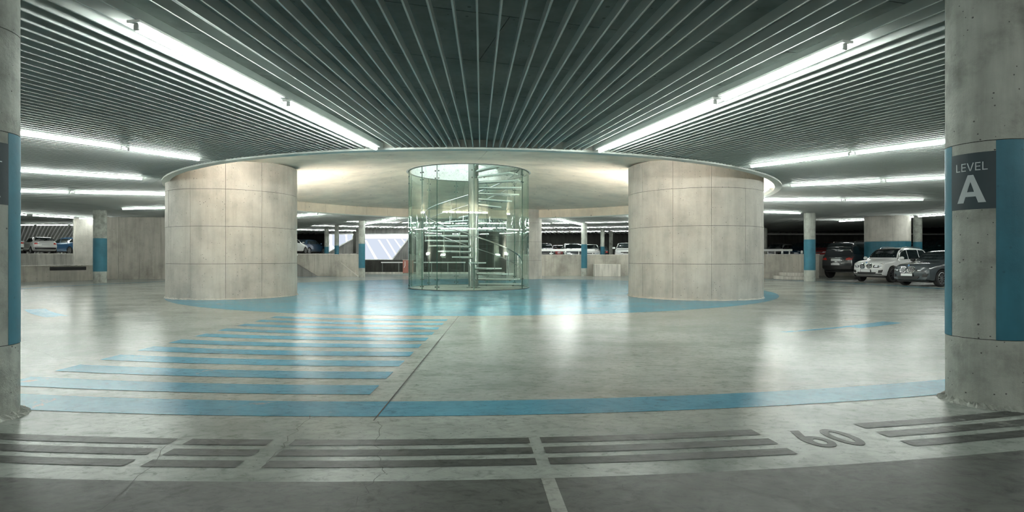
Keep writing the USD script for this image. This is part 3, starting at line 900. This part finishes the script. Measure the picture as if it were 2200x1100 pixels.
for x0, x1, d, lab in ((1150, 1278, 41.2, 'long pale horizontal guard rail on the deck wall right of the glass stair'), (1630, 1702, 37.8, 'short pale guard rail on the deck beside the right drum')):
    a, b = px(x0, 0, d)[0], px(x1, 0, d)[0]
    g = thing('deck_rail', lab, 'railing', (a, d, .95))
    part('rail', cbx(0, b - a, -.04, .04, px(0, 540, d)[2] - .95, px(0, 535, d)[2] - .95, .015), M['rail_white'], g)
    n = 5
    for k in range(n):
        x = .15 + (b - a - .3) * k / (n - 1)
        part('post', bx(x - .03, x + .03, .04, .10, 0, px(0, 535, d)[2] - .95), M['rail_white'], g)
for xq in (1686, 1714):
    p = px(xq, 0, 36.9)
    bl = thing('bollard', 'small white topped bollard on the deck wall %s' % ('below the silver car' if xq == 1686 else 'below the dark blue car'), 'bollard', (p[0], p[1] + .35 if xq == 1686 else p[1] - .5, .95))
    part('post', lathe([(0.001, 0), (.07, 0), (.07, .72), (.05, .76), (.001, .77)], (0, 0), 16), M['rail_white'], bl, smooth=30)
    part('collar', lathe([(.07, .5), (.078, .5), (.078, .58), (.07, .58)], (0, 0), 16), M['steel_dark'], bl, smooth=30)
# ------------------------------------------------------------------ cars
plain('car_white', (.88, .89, .88), .18, coat_weight=.6)
plain('car_charcoal', (.075, .09, .10), .22, coat_weight=.8)
plain('car_black', (.042, .046, .05), .2, coat_weight=.8)
plain('car_blue', (.045, .13, .26), .22, coat_weight=.8)
plain('car_navy', (.010, .028, .055), .22, coat_weight=.8)
plain('car_red', (.22, .03, .03), .25, coat_weight=.6)
plain('car_silver', (.50, .52, .53), .25, .4, coat_weight=.6)
plain('car_green', (.012, .035, .038), .22, coat_weight=.8)
plain('car_glass', (.015, .022, .024), .04, specular_ior_level=.45)
plain('car_trim', (.015, .015, .016), .5)
plain('car_chrome', (.75, .76, .77), .15, 1.0)
plain('tyre', (.018, .018, .018), .75)
plain('alloy', (.42, .43, .44), .3, .8)
plain('alloy_dark', (.10, .10, .105), .35, .7)
plain('lamp_red', (.55, .03, .02), .15, coat_weight=.5)
plain('lamp_clear', (.70, .74, .78), .12, coat_weight=.8)
plain('lamp_amber', (.75, .32, .08), .2)
plain('plate_white', (.70, .72, .72), .45)
plain('plate_blue', (.06, .15, .45), .45)
plain('plate_ink', (.06, .06, .07), .5)
plain('badge_blue', (.15, .35, .65), .3)

SHAPES = {
    # top silhouette, belt line, half width, underside, wheel x (rear, front), wheel radius
    'crossover': dict(top=[(-2.23, .66), (-2.20, .98), (-2.08, 1.12), (-1.80, 1.43), (-1.55, 1.54), (-.6, 1.60), (.05, 1.58), (.40, 1.50), (1.10, 1.08), (1.25, 1.03), (1.75, 1.0), (2.04, .95), (2.15, .89), (2.21, .78), (2.23, .56)],
                      belt=[(-2.2, 1.05), (-1, 1.01), (.8, .98), (1.2, .97), (2.2, .86)], W=.93, bot=.25, wheels=(-1.36, 1.36), rw=.36),
    'offroader': dict(top=[(-2.28, .66), (-2.25, 1.02), (-2.16, 1.14), (-1.98, 1.58), (-1.80, 1.74), (-.6, 1.80), (.10, 1.78), (.45, 1.68), (1.10, 1.18), (1.3, 1.12), (1.95, 1.06), (2.2, .95), (2.28, .6)],
                      belt=[(-2.2, 1.10), (1.1, 1.06), (2.2, .95)], W=.95, bot=.33, wheels=(-1.38, 1.42), rw=.41),
    'saloon': dict(top=[(-2.35, .62), (-2.32, .92), (-2.2, 1.02), (-1.85, 1.07), (-1.65, 1.10), (-1.05, 1.36), (-.55, 1.44), (.05, 1.45), (.38, 1.40), (1.08, 1.02), (1.25, .98), (1.85, .93), (2.16, .87), (2.28, .80), (2.34, .68), (2.36, .50)],
                   belt=[(-2.3, .98), (-1, .97), (.8, .94), (1.2, .93), (2.3, .78)], W=.91, bot=.20, wheels=(-1.42, 1.44), rw=.335),
    'hatchback': dict(top=[(-2.0, .62), (-1.97, .92), (-1.88, 1.02), (-1.45, 1.34), (-1.15, 1.40), (-.4, 1.43), (.05, 1.41), (.35, 1.34), (1.05, .98), (1.2, .94), (1.7, .86), (1.95, .74), (2.02, .5)],
                      belt=[(-2, .96), (.8, .90), (1.1, .89), (2, .74)], W=.86, bot=.22, wheels=(-1.22, 1.30), rw=.31),
    'estate': dict(top=[(-2.15, .62), (-2.12, .95), (-2.05, 1.05), (-1.85, 1.34), (-1.6, 1.42), (-.4, 1.46), (.05, 1.44), (.35, 1.37), (1.10, .99), (1.25, .95), (1.85, .87), (2.12, .74), (2.2, .5)],
                   belt=[(-2, .97), (.8, .92), (1.1, .91), (2.1, .74)], W=.88, bot=.20, wheels=(-1.3, 1.36), rw=.32),
}


class Body:
    def __init__(s, kind):
        S = SHAPES[kind]
        s.S = S
        t = np.array(S['top'])
        s.xr, s.xf = t[0, 0], t[-1, 0]
        s.W, s.rw, s.wheels, s.bot = S['W'], S['rw'], S['wheels'], S['bot']
        xs = np.unique(np.concatenate([np.linspace(s.xr, s.xf, 58), t[:, 0], [s.xr + .01, s.xf - .01]]))
        s.xs = xs
        from scipy.interpolate import PchipInterpolator
        s.top = PchipInterpolator(t[:, 0], t[:, 1])(xs)
        b = np.array(S['belt'])
        s.belt = np.minimum(np.interp(xs, b[:, 0], b[:, 1]), s.top - .03)
        u = (xs - s.xr) / (s.xf - s.xr)
        s.w = s.W * np.interp(u, [0, .02, .08, .2, .5, .8, .93, .985, 1], [.86, .92, .96, .99, 1, .99, .955, .90, .84])
        s.zb = s.bot + np.interp(u, [0, .04, .1, .9, .96, 1], [.14, .06, 0, 0, .03, .08])
        rows = []
        for x, top, belt, w, zb in zip(xs, s.top, s.belt, s.w, s.zb):
            belt = max(belt, zb + .12)
            t_ = top - belt
            h = belt - zb
            cab = min(1, t_ / .35)
            k = lambda a, b: a + (b - a) * cab
            rows.append([(0, zb), (.80 * w, zb), (.94 * w, zb + .06 * h), (.985 * w, zb + .22 * h), (w, zb + .48 * h), (.985 * w, zb + .74 * h), (.955 * w, zb + .93 * h), (k(.92, .925) * w, belt + .02 * t_),
                         (k(.88, .90) * w, belt + .14 * t_), (k(.82, .83) * w, belt + .50 * t_), (k(.72, .765) * w, belt + .80 * t_), (k(.60, .69) * w, belt + .93 * t_), (k(.35, .45) * w, belt + .985 * t_), (0, top)])
        s.rows = np.array(rows)
        zg = np.linspace(.1, s.top.max() + .01, 170)
        s.zg = zg
        hw = np.zeros((len(xs), len(zg)))
        for i, r in enumerate(s.rows):
            y, z = r[1:, 0], r[1:, 1]
            hw[i] = np.interp(zg, np.maximum.accumulate(z), y, left=-1, right=-1)
        s.hw = hw
        s.xd = np.linspace(s.xr, s.xf, 700)
        s.hd = np.array([np.interp(s.xd, xs, hw[:, j]) for j in range(len(zg))]).T

    def bow(s, x, y):
        q = (np.abs(y) / s.W) ** 2.4
        f = np.clip((x - .55) / (s.xf - .55), 0, 1)
        r = np.clip((x + .9) / (s.xr + .9), 0, 1)
        return x - .30 * q * f ** 1.2 + .20 * q * r ** 1.2

    def halfw(s, x, z):
        i = np.interp(x, s.xd, np.arange(len(s.xd)))
        j = np.interp(z, s.zg, np.arange(len(s.zg)))
        from scipy.ndimage import map_coordinates
        return map_coordinates(s.hd, [np.atleast_1d(i), np.atleast_1d(j)], order=1)

    def endx(s, y, z, front=True):
        out = np.zeros(len(y))
        for n, (a, b) in enumerate(zip(np.abs(y), z)):
            j = np.interp(b, s.zg, np.arange(len(s.zg)))
            j0 = int(j); f = j - j0
            col = s.hd[:, j0] * (1 - f) + s.hd[:, min(j0 + 1, len(s.zg) - 1)] * f
            ok = np.nonzero(col >= a)[0]
            if len(ok) == 0:
                out[n] = s.xd[np.argmax(col)]
            else:
                i = ok[-1] if front else ok[0]
                i2 = i + (1 if front else -1)
                if 0 <= i2 < len(col) and col[i] != col[i2]:
                    g = (col[i] - a) / (col[i] - col[i2])
                    out[n] = s.xd[i] + (s.xd[i2] - s.xd[i]) * np.clip(g, 0, 1)
                else:
                    out[n] = s.xd[i]
        return out

    def mesh(s):
        R = s.rows
        n, m = R.shape[:2]
        V = []
        for x, r in zip(s.xs, R):
            ring = [(y, z) for y, z in r] + [(-y, z) for y, z in r[-2:0:-1]]
            for y, z in ring:
                V.append([float(s.bow(np.array(x), np.array(y))), y, z])
        K = 2 * m - 2
        Fc = []
        for i in range(n - 1):
            for j in range(K):
                a, b = i * K + j, i * K + (j + 1) % K
                Fc += [[a, b + K, b], [a, a + K, b + K]]
        V.append([s.xs[0] + .0, 0, R[0, :, 1].mean()]); c0 = len(V) - 1
        V.append([s.xs[-1] + .0, 0, R[-1, :, 1].mean()]); c1 = len(V) - 1
        for j in range(K):
            Fc += [[c0, j, (j + 1) % K], [c1, (n - 1) * K + (j + 1) % K, (n - 1) * K + j]]
        tm = trimesh.Trimesh(np.array(V), np.array(Fc), process=False)
        if tm.volume < 0:
            tm.invert()
        mf = manifold3d.Manifold(manifold3d.Mesh(np.asarray(tm.vertices, np.float32), np.asarray(tm.faces, np.uint32)))
        for x in s.wheels:
            for sg in (-1, 1):
                c = manifold3d.Manifold.cylinder(.34, s.rw * 1.13, s.rw * 1.13, 40).rotate([90, 0, 0]).translate([x, sg * (s.W + .02) + (.34 if sg < 0 else 0), s.rw])
                mf = mf - c
        return mf

    def patch(s, pts, side, off=.008, depth=.03, mx=.10, mirror=False):
        """a patch of the body's skin: pts in (y,z) for 'front'/'rear', in (x,z) for 'left'/'right'"""
        P = pts if isinstance(pts, Polygon) else Polygon(pts)
        if not P.is_valid:
            P = P.buffer(0)
        v, f = trimesh.creation.triangulate_polygon(P, engine='earcut')
        v, f = trimesh.remesh.subdivide_to_size(np.c_[v, np.zeros(len(v))], f, mx)
        tm = trimesh.Trimesh(v, f, process=False); tm.merge_vertices()
        v, f = np.array(tm.vertices)[:, :2], np.array(tm.faces)
        if side in ('front', 'rear'):
            fr = side == 'front'
            x = s.endx(v[:, 0], v[:, 1], fr)
            X = s.bow(x, v[:, 0])
            sg = 1 if fr else -1
            hi = v[:, 1] > np.interp(x, s.xs, s.belt) + .02
            dz = np.where(hi, .7, 0.0)
            dx = np.where(hi, .7, 1.0) * sg
            A = np.c_[X + off * dx, v[:, 0], v[:, 1] + off * dz]
            B = np.c_[X - depth * dx, v[:, 0], v[:, 1] - depth * dz]
        else:
            sg = 1 if side == 'left' else -1
            h = s.halfw(v[:, 0], v[:, 1])
            X = s.bow(v[:, 0], h)
            A = np.c_[X, sg * (h + off), v[:, 1]]
            B = np.c_[X, sg * (h - depth), v[:, 1]]
        n = len(A)
        e = np.sort(np.vstack([f[:, [0, 1]], f[:, [1, 2]], f[:, [2, 0]]]), axis=1)
        u, c = np.unique(e, axis=0, return_counts=True)
        bd = set(map(tuple, u[c == 1]))
        F2 = [list(t) for t in f] + [[a + n, c_ + n, b + n] for a, b, c_ in f]
        for t in f:
            for a, b in ((t[0], t[1]), (t[1], t[2]), (t[2], t[0])):
                if (min(a, b), max(a, b)) in bd:
                    F2 += [[a, a + n, b + n], [a, b + n, b]]
        m = trimesh.Trimesh(np.vstack([A, B]), np.array(F2), process=False)
        if m.volume < 0:
            m.invert()
        return m


BODIES = {}


def roundpoly(pts, r=.03):
    return Polygon(pts).buffer(-r).buffer(r, 6) if r else Polygon(pts)


def ell(cy, cz, ry, rz, n=28, p=2.0):
    t = np.linspace(0, 2 * np.pi, n, endpoint=False)
    c, s = np.cos(t), np.sin(t)
    return Polygon(np.c_[cy + ry * np.sign(c) * np.abs(c) ** (2 / p), cz + rz * np.sign(s) * np.abs(s) ** (2 / p)])


def mir(P):
    return affinity.scale(P, -1, 1, origin=(0, 0))


def wheel(t, x, sg, R, W, rimmat, spokes=10, big=.72):
    """tyre with rim, spokes and hub; axis along y"""
    h = .105
    yc = sg * (W - .12)
    prof = [(R * .70, -h * .85), (R * .90, -h), (R * .97, -h * .85), (R, -h * .5), (R, h * .5), (R * .97, h * .85), (R * .90, h), (R * .70, h * .85)]
    def to(m):
        v = np.array(m.vertices)
        return trimesh.Trimesh(np.c_[x + v[:, 0], yc + sg * v[:, 2], R + v[:, 1]], m.faces[:, ::-1] if sg > 0 else m.faces, process=False)
    w = part('wheel', to(lathe([(.02, -h * .85)] + prof + [(R * .70, h * .3), (.02, h * .3)], (0, 0), 36)), M['tyre'], t, smooth=40)
    rim = [lathe([(R * big, h * .9), (R * big * .93, h * .98), (R * big * .90, h * .5), (R * big * .88, h * .4)], (0, 0), 36), lathe([(.0005, h * 1.0), (.05, h * .98), (.065, h * .7)], (0, 0), 18)]
    for k in range(spokes):
        a = 2 * np.pi * k / spokes
        b = bx(.05, R * big * .93, -.018, .018, h * .55, h * .86)
        rim.append(move(b, (0, 0, 0), math.degrees(a)))
    m = to(cat_(*rim))
    usdkit.mesh(stage, str(w.GetPath()) + '/rim', m, M[rimmat], smooth=35)


def car(kind, name, label, cat, paint, loc, heading, scale=1.0, face='plain', group=None, rim='alloy', lowtrim=False, detail=True, twotone=None, rails=False, amber=False):
    if kind not in BODIES:
        b = Body(kind)
        BODIES[kind] = (b, b.mesh())
    b, mf = BODIES[kind]
    t = thing(name, label, cat, loc, heading, group, scale=scale)
    part('body', mf, M[paint], t, smooth=32)
    W, xf, xr = b.W, b.xf, b.xr
    tops = dict(SHAPES[kind]['top'])
    zmax = b.top.max()
    ztop = lambda x: float(np.interp(x, b.xs, b.top))
    zbelt = lambda x: float(np.interp(x, b.xs, b.belt))
    # where the roof starts and ends
    tp = np.array(SHAPES[kind]['top'])
    cowl = {'crossover': 1.10, 'offroader': 1.10, 'saloon': 1.08, 'hatchback': 1.05, 'estate': 1.10}[kind]
    rtop = {'crossover': -1.80, 'offroader': -1.90, 'saloon': -1.05, 'hatchback': -1.45, 'estate': -1.85}[kind]
    rbot = {'crossover': -2.08, 'offroader': -2.13, 'saloon': -1.62, 'hatchback': -1.86, 'estate': -2.03}[kind]
    zc, zr = ztop(cowl), zmax - .085
    # glass
    ws = Polygon([(-.80 * W, zc + .03), (.80 * W, zc + .03), (.645 * W, zr), (.3 * W, zr + .015), (-.3 * W, zr + .015), (-.645 * W, zr)])
    part('windshield', b.patch(ws, 'front', off=.022), M['car_glass'], t, smooth=40)
    rz0, rz1 = ztop(rbot) + .03, min(ztop(rtop), zmax - .05)
    rw_ = Polygon([(-.78 * W, rz0), (.78 * W, rz0), (.66 * W, rz1), (-.66 * W, rz1)]).buffer(-.03).buffer(.03)
    part('rear_window', b.patch(rw_, 'rear', off=.022), M['car_glass'], t, smooth=40)
    xb = cowl - .22
    zw = lambda x: zbelt(x) + .055
    zt = zmax - .125
    tail = {'crossover': -1.95, 'offroader': -2.05, 'saloon': -1.40, 'hatchback': -1.55, 'estate': -1.98}[kind]
    tailt = {'crossover': -1.50, 'offroader': -1.88, 'saloon': -.90, 'hatchback': -1.25, 'estate': -1.72}[kind]
    xs_ = [xb, .02, -.95, tail]
    for sd in ('left', 'right'):
        f1 = roundpoly([(xb, zw(xb)), (.03, zw(0)), (.03, zt), (.40, zt - .03)], .02)
        f2 = roundpoly([(-.03, zw(0)), (-.92 if kind != 'hatchback' else tail + .05, zw(-.9)), (-.92 if kind != 'hatchback' else tailt, zt), (-.03, zt)], .02)
        part('side_window', b.patch(f1, sd, off=.005), M['car_glass'], t, smooth=40)
        part('side_window', b.patch(f2, sd, off=.005), M['car_glass'], t, smooth=40)
        if kind != 'hatchback':
            f3 = roundpoly([(-.98, zw(-1)), (tail, zw(tail) + .03), (tailt, zt - .02), (-.98, zt)], .02)
            part('side_window', b.patch(f3, sd, off=.005), M['car_glass'], t, smooth=40)
        sg = 1 if sd == 'left' else -1
        # mirror, door handles, sill
        mm = manifold3d.Manifold.sphere(1.0, 20).scale([.085, .12, .075]).translate([xb - .10, sg * (W + .05), zw(xb) + .06])
        part('side_mirror', mm, M[paint if not (kind == 'saloon') else 'car_trim'], t, smooth=True)
        if detail:
            for xh in (-.02, -.98):
                h = float(b.halfw(np.array([xh - .12]), np.array([zbelt(xh) - .12]))[0])
                part('door_handle', cbx(xh - .22, xh - .04, sg * (h - .01), sg * (h + .022), zbelt(xh) - .135, zbelt(xh) - .105, .006), M[paint], t)
            for xd in (.85, 0.0, -.95):
                q = Polygon([(xd - .004, b.bot + .14), (xd + .004, b.bot + .14), (xd + .004, zbelt(xd)), (xd - .004, zbelt(xd))])
                part('door_gap', b.patch(q, sd, off=.002, depth=.006), M['car_trim'], t)
        if lowtrim:
            q = Polygon([(b.wheels[0] + b.rw * 1.1, b.bot + .02), (b.wheels[1] - b.rw * 1.1, b.bot + .02), (b.wheels[1] - b.rw * 1.12, b.bot + .16), (b.wheels[0] + b.rw * 1.12, b.bot + .16)])
            part('sill_trim', b.patch(q, sd, off=.012), M['car_trim'], t, smooth=40)
    for x in b.wheels:
        for sg in (-1, 1):
            wheel(t, x, sg, b.rw, W, rim)
    part('underbody', bx(xr + .35, xf - .35, -W * .8, W * .8, b.bot - .03, b.bot + .02), M['car_trim'], t)
    # front
    zh = ztop(xf - .12)
    zn = {'crossover': .79, 'saloon': .72}.get(kind, zh - .08)
    if face == 'kidney':
        for sg in (-1, 1):
            cy = sg * .185
            E_ = ell(cy, zn - .06, .165, .125, p=2.7)
            part('grille_ring', b.patch(E_, 'front', off=.016), M['car_chrome'], t, smooth=30)
            g = part('grille', b.patch(ell(cy, zn - .06, .142, .105, p=2.7), 'front', off=.024), M['car_trim'], t, smooth=30)
            for k in range(6):
                q = cy - .11 + .22 * k / 5
                hh = .10 * (1 - (abs(q - cy) / .155) ** 2.7) ** (1 / 2.7)
                usdkit.mesh(stage, f'{g.GetPath()}/slat_{k:03d}' if k else f'{g.GetPath()}/slat', b.patch([(q - .008, zn - .06 - hh), (q + .008, zn - .06 - hh), (q + .008, zn - .06 + hh), (q - .008, zn - .06 + hh)], 'front', off=.032, depth=.0), M['alloy'])
        part('badge', b.patch(ell(0, zn + .105, .035, .028), 'front', off=.012), M['badge_blue'], t, label='small round blue and white badge')
    else:
        part('grille', b.patch(roundpoly([(-.36, zn - .10), (.36, zn - .10), (.40, zn + .0), (-.40, zn + .0)], .03), 'front', off=.01), M['car_trim'], t)
    for sg in (-1, 1):
        H = roundpoly([(.385, zn - .125), (.62, zn - .125), (.80 * W, zn - .05), (.875 * W, zn + .075), (.70 * W, zn + .06), (.39, zn + .0)], .012)
        lm = roundpoly([(.44, zn - .10), (.58, zn - .10), (.60, zn - .02), (.45, zn - .035)], .01)
        l2 = roundpoly([(.62, zn - .09), (.72, zn - .065), (.72, zn + .01), (.63, zn - .005)], .01)
        am = roundpoly([(.74, zn - .055), (.79 * W, zn - .025), (.855 * W, zn + .055), (.75, zn + .03)], .006)
        if sg < 0:
            H, lm, l2, am = mir(H), mir(lm), mir(l2), mir(am)
        h = part('headlight', b.patch(H, 'front', off=.010), M['lamp_clear' if not detail else 'car_trim'], t, smooth=40)
        if detail:
            for q, mm in ((lm, 'lamp_clear'), (l2, 'lamp_clear'), (am, 'lamp_amber' if amber else 'lamp_clear')):
                pp = str(h.GetPath())
                usdkit.mesh(stage, pp + '/' + numbered(pp, 'lamp'), b.patch(q, 'front', off=.018, depth=0), M[mm], smooth=40)
    zl = b.bot + .12
    if detail:
        part('lower_intake', b.patch(roundpoly([(-.42, zl - .03), (.42, zl - .03), (.52, zl + .09), (-.52, zl + .09)], .02), 'front', off=.008), M['car_trim'], t, smooth=30)
        for sg in (-1, 1):
            q = roundpoly([(.60, zl + .05), (.76, zl + .07), (.80, zl + .20), (.62, zl + .18)], .02)
            part('fog_light', b.patch(q if sg > 0 else mir(q), 'front', off=.008), M['car_trim'], t, smooth=30)
        if lowtrim:
            part('bumper_trim', b.patch([(-.80 * W, b.bot + .09), (.80 * W, b.bot + .09), (.82 * W, b.bot + .15), (-.82 * W, b.bot + .15)], 'front', off=.012), M['car_trim'], t, smooth=30)
    part('plate_holder', b.patch([(-.285, zl + .075), (.285, zl + .075), (.285, zl + .215), (-.285, zl + .215)], 'front', off=.026), M['car_trim'], t)
    part('number_plate', b.patch([(-.26, zl + .095), (.26, zl + .095), (.26, zl + .195), (-.26, zl + .195)], 'front', off=.034), M['plate_white'], t)
    # rear
    zt_ = ztop(xr + .12) - .05
    for sg in (-1, 1):
        q = roundpoly([(.50, zt_ - .20), (.84 * W, zt_ - .19), (.90 * W, zt_ - .02), (.56, zt_ - .06)], .02)
        part('tail_light', b.patch(q if sg > 0 else mir(q), 'rear', off=.012), M['lamp_red'], t, smooth=40)
    part('number_plate', b.patch([(-.26, zt_ - .25), (.26, zt_ - .25), (.26, zt_ - .14), (-.26, zt_ - .14)], 'rear', off=.016), M['plate_white'], t)
    part('rear_bumper', b.patch([(-.86 * W, b.bot + .15), (.86 * W, b.bot + .15), (.90 * W, b.bot + .30), (-.90 * W, b.bot + .30)], 'rear', off=.02), M['car_trim' if (lowtrim or not detail) else paint], t, smooth=40)
    if kind == 'offroader':
        part('rear_strip', b.patch([(-.34, zt_ - .09), (.34, zt_ - .09), (.34, zt_ - .06), (-.34, zt_ - .06)], 'rear', off=.02), M['car_chrome'], t)
        part('number_plate', b.patch([(-.24, b.bot + .32), (.24, b.bot + .32), (.24, b.bot + .42), (-.24, b.bot + .42)], 'rear', off=.03), M['plate_white'], t)
    if rails:
        for sg in (-1, 1):
            part('roof_rail', tube([(x, sg * .60 * W, ztop(x) + (.025 if -1.4 < x < .1 else -.02)) for x in (-1.5, -1.38, -.9, -.4, 0.05, .18)], .012, 8), M['car_chrome'], t, smooth=40)
    if twotone:
        for sd in ('left', 'right'):
            z1 = b.bot + .30
            q = Polygon([(b.wheels[0] + b.rw * 1.12, b.bot + .02), (b.wheels[1] - b.rw * 1.12, b.bot + .02), (b.wheels[1] - b.rw * 1.12, z1), (b.wheels[0] + b.rw * 1.12, z1)])
            part('lower_panel', b.patch(q, sd, off=.006), M[twotone], t, smooth=40)
    return t


def inward(x, y):
    return math.degrees(math.atan2(CXY[1] - y, CXY[0] - x))


def at_px(x, d, z=0):
    return (px(x, 0, d)[0], d, z)


# the three big ones on the right: (label, place, heading)
def place_front(x, d, z, L, scale, hd):
    """centre of a car whose front middle stands at pixel column x and depth d"""
    a = math.radians(hd)
    return (px(x, 0, d)[0] - math.cos(a) * L * scale, d - math.sin(a) * L * scale, z)


hw_ = 204.0
car('crossover', 'crossover_car', 'white crossover car with twin oval grille parked between the dark cars at the right', 'car', 'car_white', place_front(1860, 29.6, 0, 2.2, .97, hw_), hw_, (.97, .97, 1.13), 'kidney', rim='alloy_dark', lowtrim=True, rails=True, amber=True)
hg_ = 197.0
car('saloon', 'saloon_car', 'dark grey saloon car with twin oval grille half hidden behind the right front pillar', 'car', 'car_charcoal', place_front(1950, 25.3, 0, 2.3, 1.0, hg_), hg_, (1.0, 1.0, 1.10), 'kidney', rim='alloy', amber=True)
hs_ = 30.0
a_ = math.radians(hs_)
car('offroader', 'offroad_car', 'tall black off-road car seen from behind beside the banded pillar', 'car', 'car_black', (px(1800, 0, 34.8)[0] + math.cos(a_) * 2.3, 34.8 + math.sin(a_) * 2.3, 0), hs_, (1.12, 1.12, 1.25), lowtrim=True, rails=True, rim='alloy_dark')

# cars on the decks
D_ = 1.58
car('hatchback', 'hatchback_car', 'white hatchback on the upper deck at the far left', 'car', 'car_white', at_px(84, 48.5, D_), 142, 1.0, lowtrim=True)
car('estate', 'estate_car', 'blue estate car on the upper deck beside the white hatchback', 'car', 'car_blue', at_px(150, 54, D_), 160, 1.08)
car('saloon', 'saloon_car', 'pale car cut off behind the left front pillar', 'car', 'car_white', (-40.7, 46.0, D_), 142, 1.0, detail=False)
car('hatchback', 'hatchback_car', 'dark blue hatchback on the deck just right of the left drum', 'car', 'car_navy', at_px(663, 52, D_), 78, .93, detail=False)
car('hatchback', 'hatchback_car', 'white car mostly hidden behind the right edge of the left drum', 'car', 'car_white', at_px(622, 46.5, D_), 80, .9, detail=False)
R0 = .95
car('saloon', 'saloon_car', 'dark saloon just right of the round column behind the glass stair', 'car', 'car_black', at_px(1166, 45.2, R0), 270, 1.0, detail=False)
car('saloon', 'saloon_car', 'dark red car behind the guard rail right of the glass stair', 'car', 'car_red', at_px(1204, 51.2, R0), 86, 1.0, detail=False)
car('estate', 'estate_car', 'dark grey estate left of the blue banded pillar', 'car', 'car_charcoal', at_px(1231, 45, R0), 270, 1.0, detail=False)
car('saloon', 'saloon_car', 'white car just right of the blue banded pillar', 'car', 'car_white', at_px(1266, 51, R0), 264, 1.04, detail=False)
car('hatchback', 'hatchback_car', 'dark car with red tail lights between the two pillars on the right deck', 'car', 'car_black', at_px(1290, 55.4, R0), 80, 1.0, detail=False)
car('hatchback', 'hatchback_car', 'white hatchback facing out beside the left edge of the right drum', 'car', 'car_white', at_px(1346, 45.2, R0), 258, 1.05, detail=False)
car('saloon', 'saloon_car', 'silver saloon on the deck right of the right drum', 'car', 'car_silver', at_px(1674, 49, R0), 215, 1.04, detail=False)
car('saloon', 'saloon_car', 'dark blue saloon on the deck beside the blue banded pillar', 'car', 'car_navy', at_px(1730, 46, R0), 215, 1.05, detail=False)
car('hatchback', 'hatchback_car', 'dark red car between the banded pillar and the black off-road car', 'car', 'car_red', at_px(1784, 43.3, R0), 215, 1.04, detail=False)
car('saloon', 'saloon_car', 'white car glimpsed over the roof of the white crossover', 'car', 'car_white', at_px(1955, 46.5, R0), 200, 1.0, detail=False)
car('hatchback', 'hatchback_car', 'dark green hatchback on the deck above the dark grey saloon', 'car', 'car_green', at_px(2003, 40.6, R0), 200, 1.12, detail=False)
car('hatchback', 'hatchback_car', 'pale car on the deck glimpsed beside the right front pillar', 'car', 'car_silver', at_px(2060, 45, R0), 200, 1.0, detail=False)
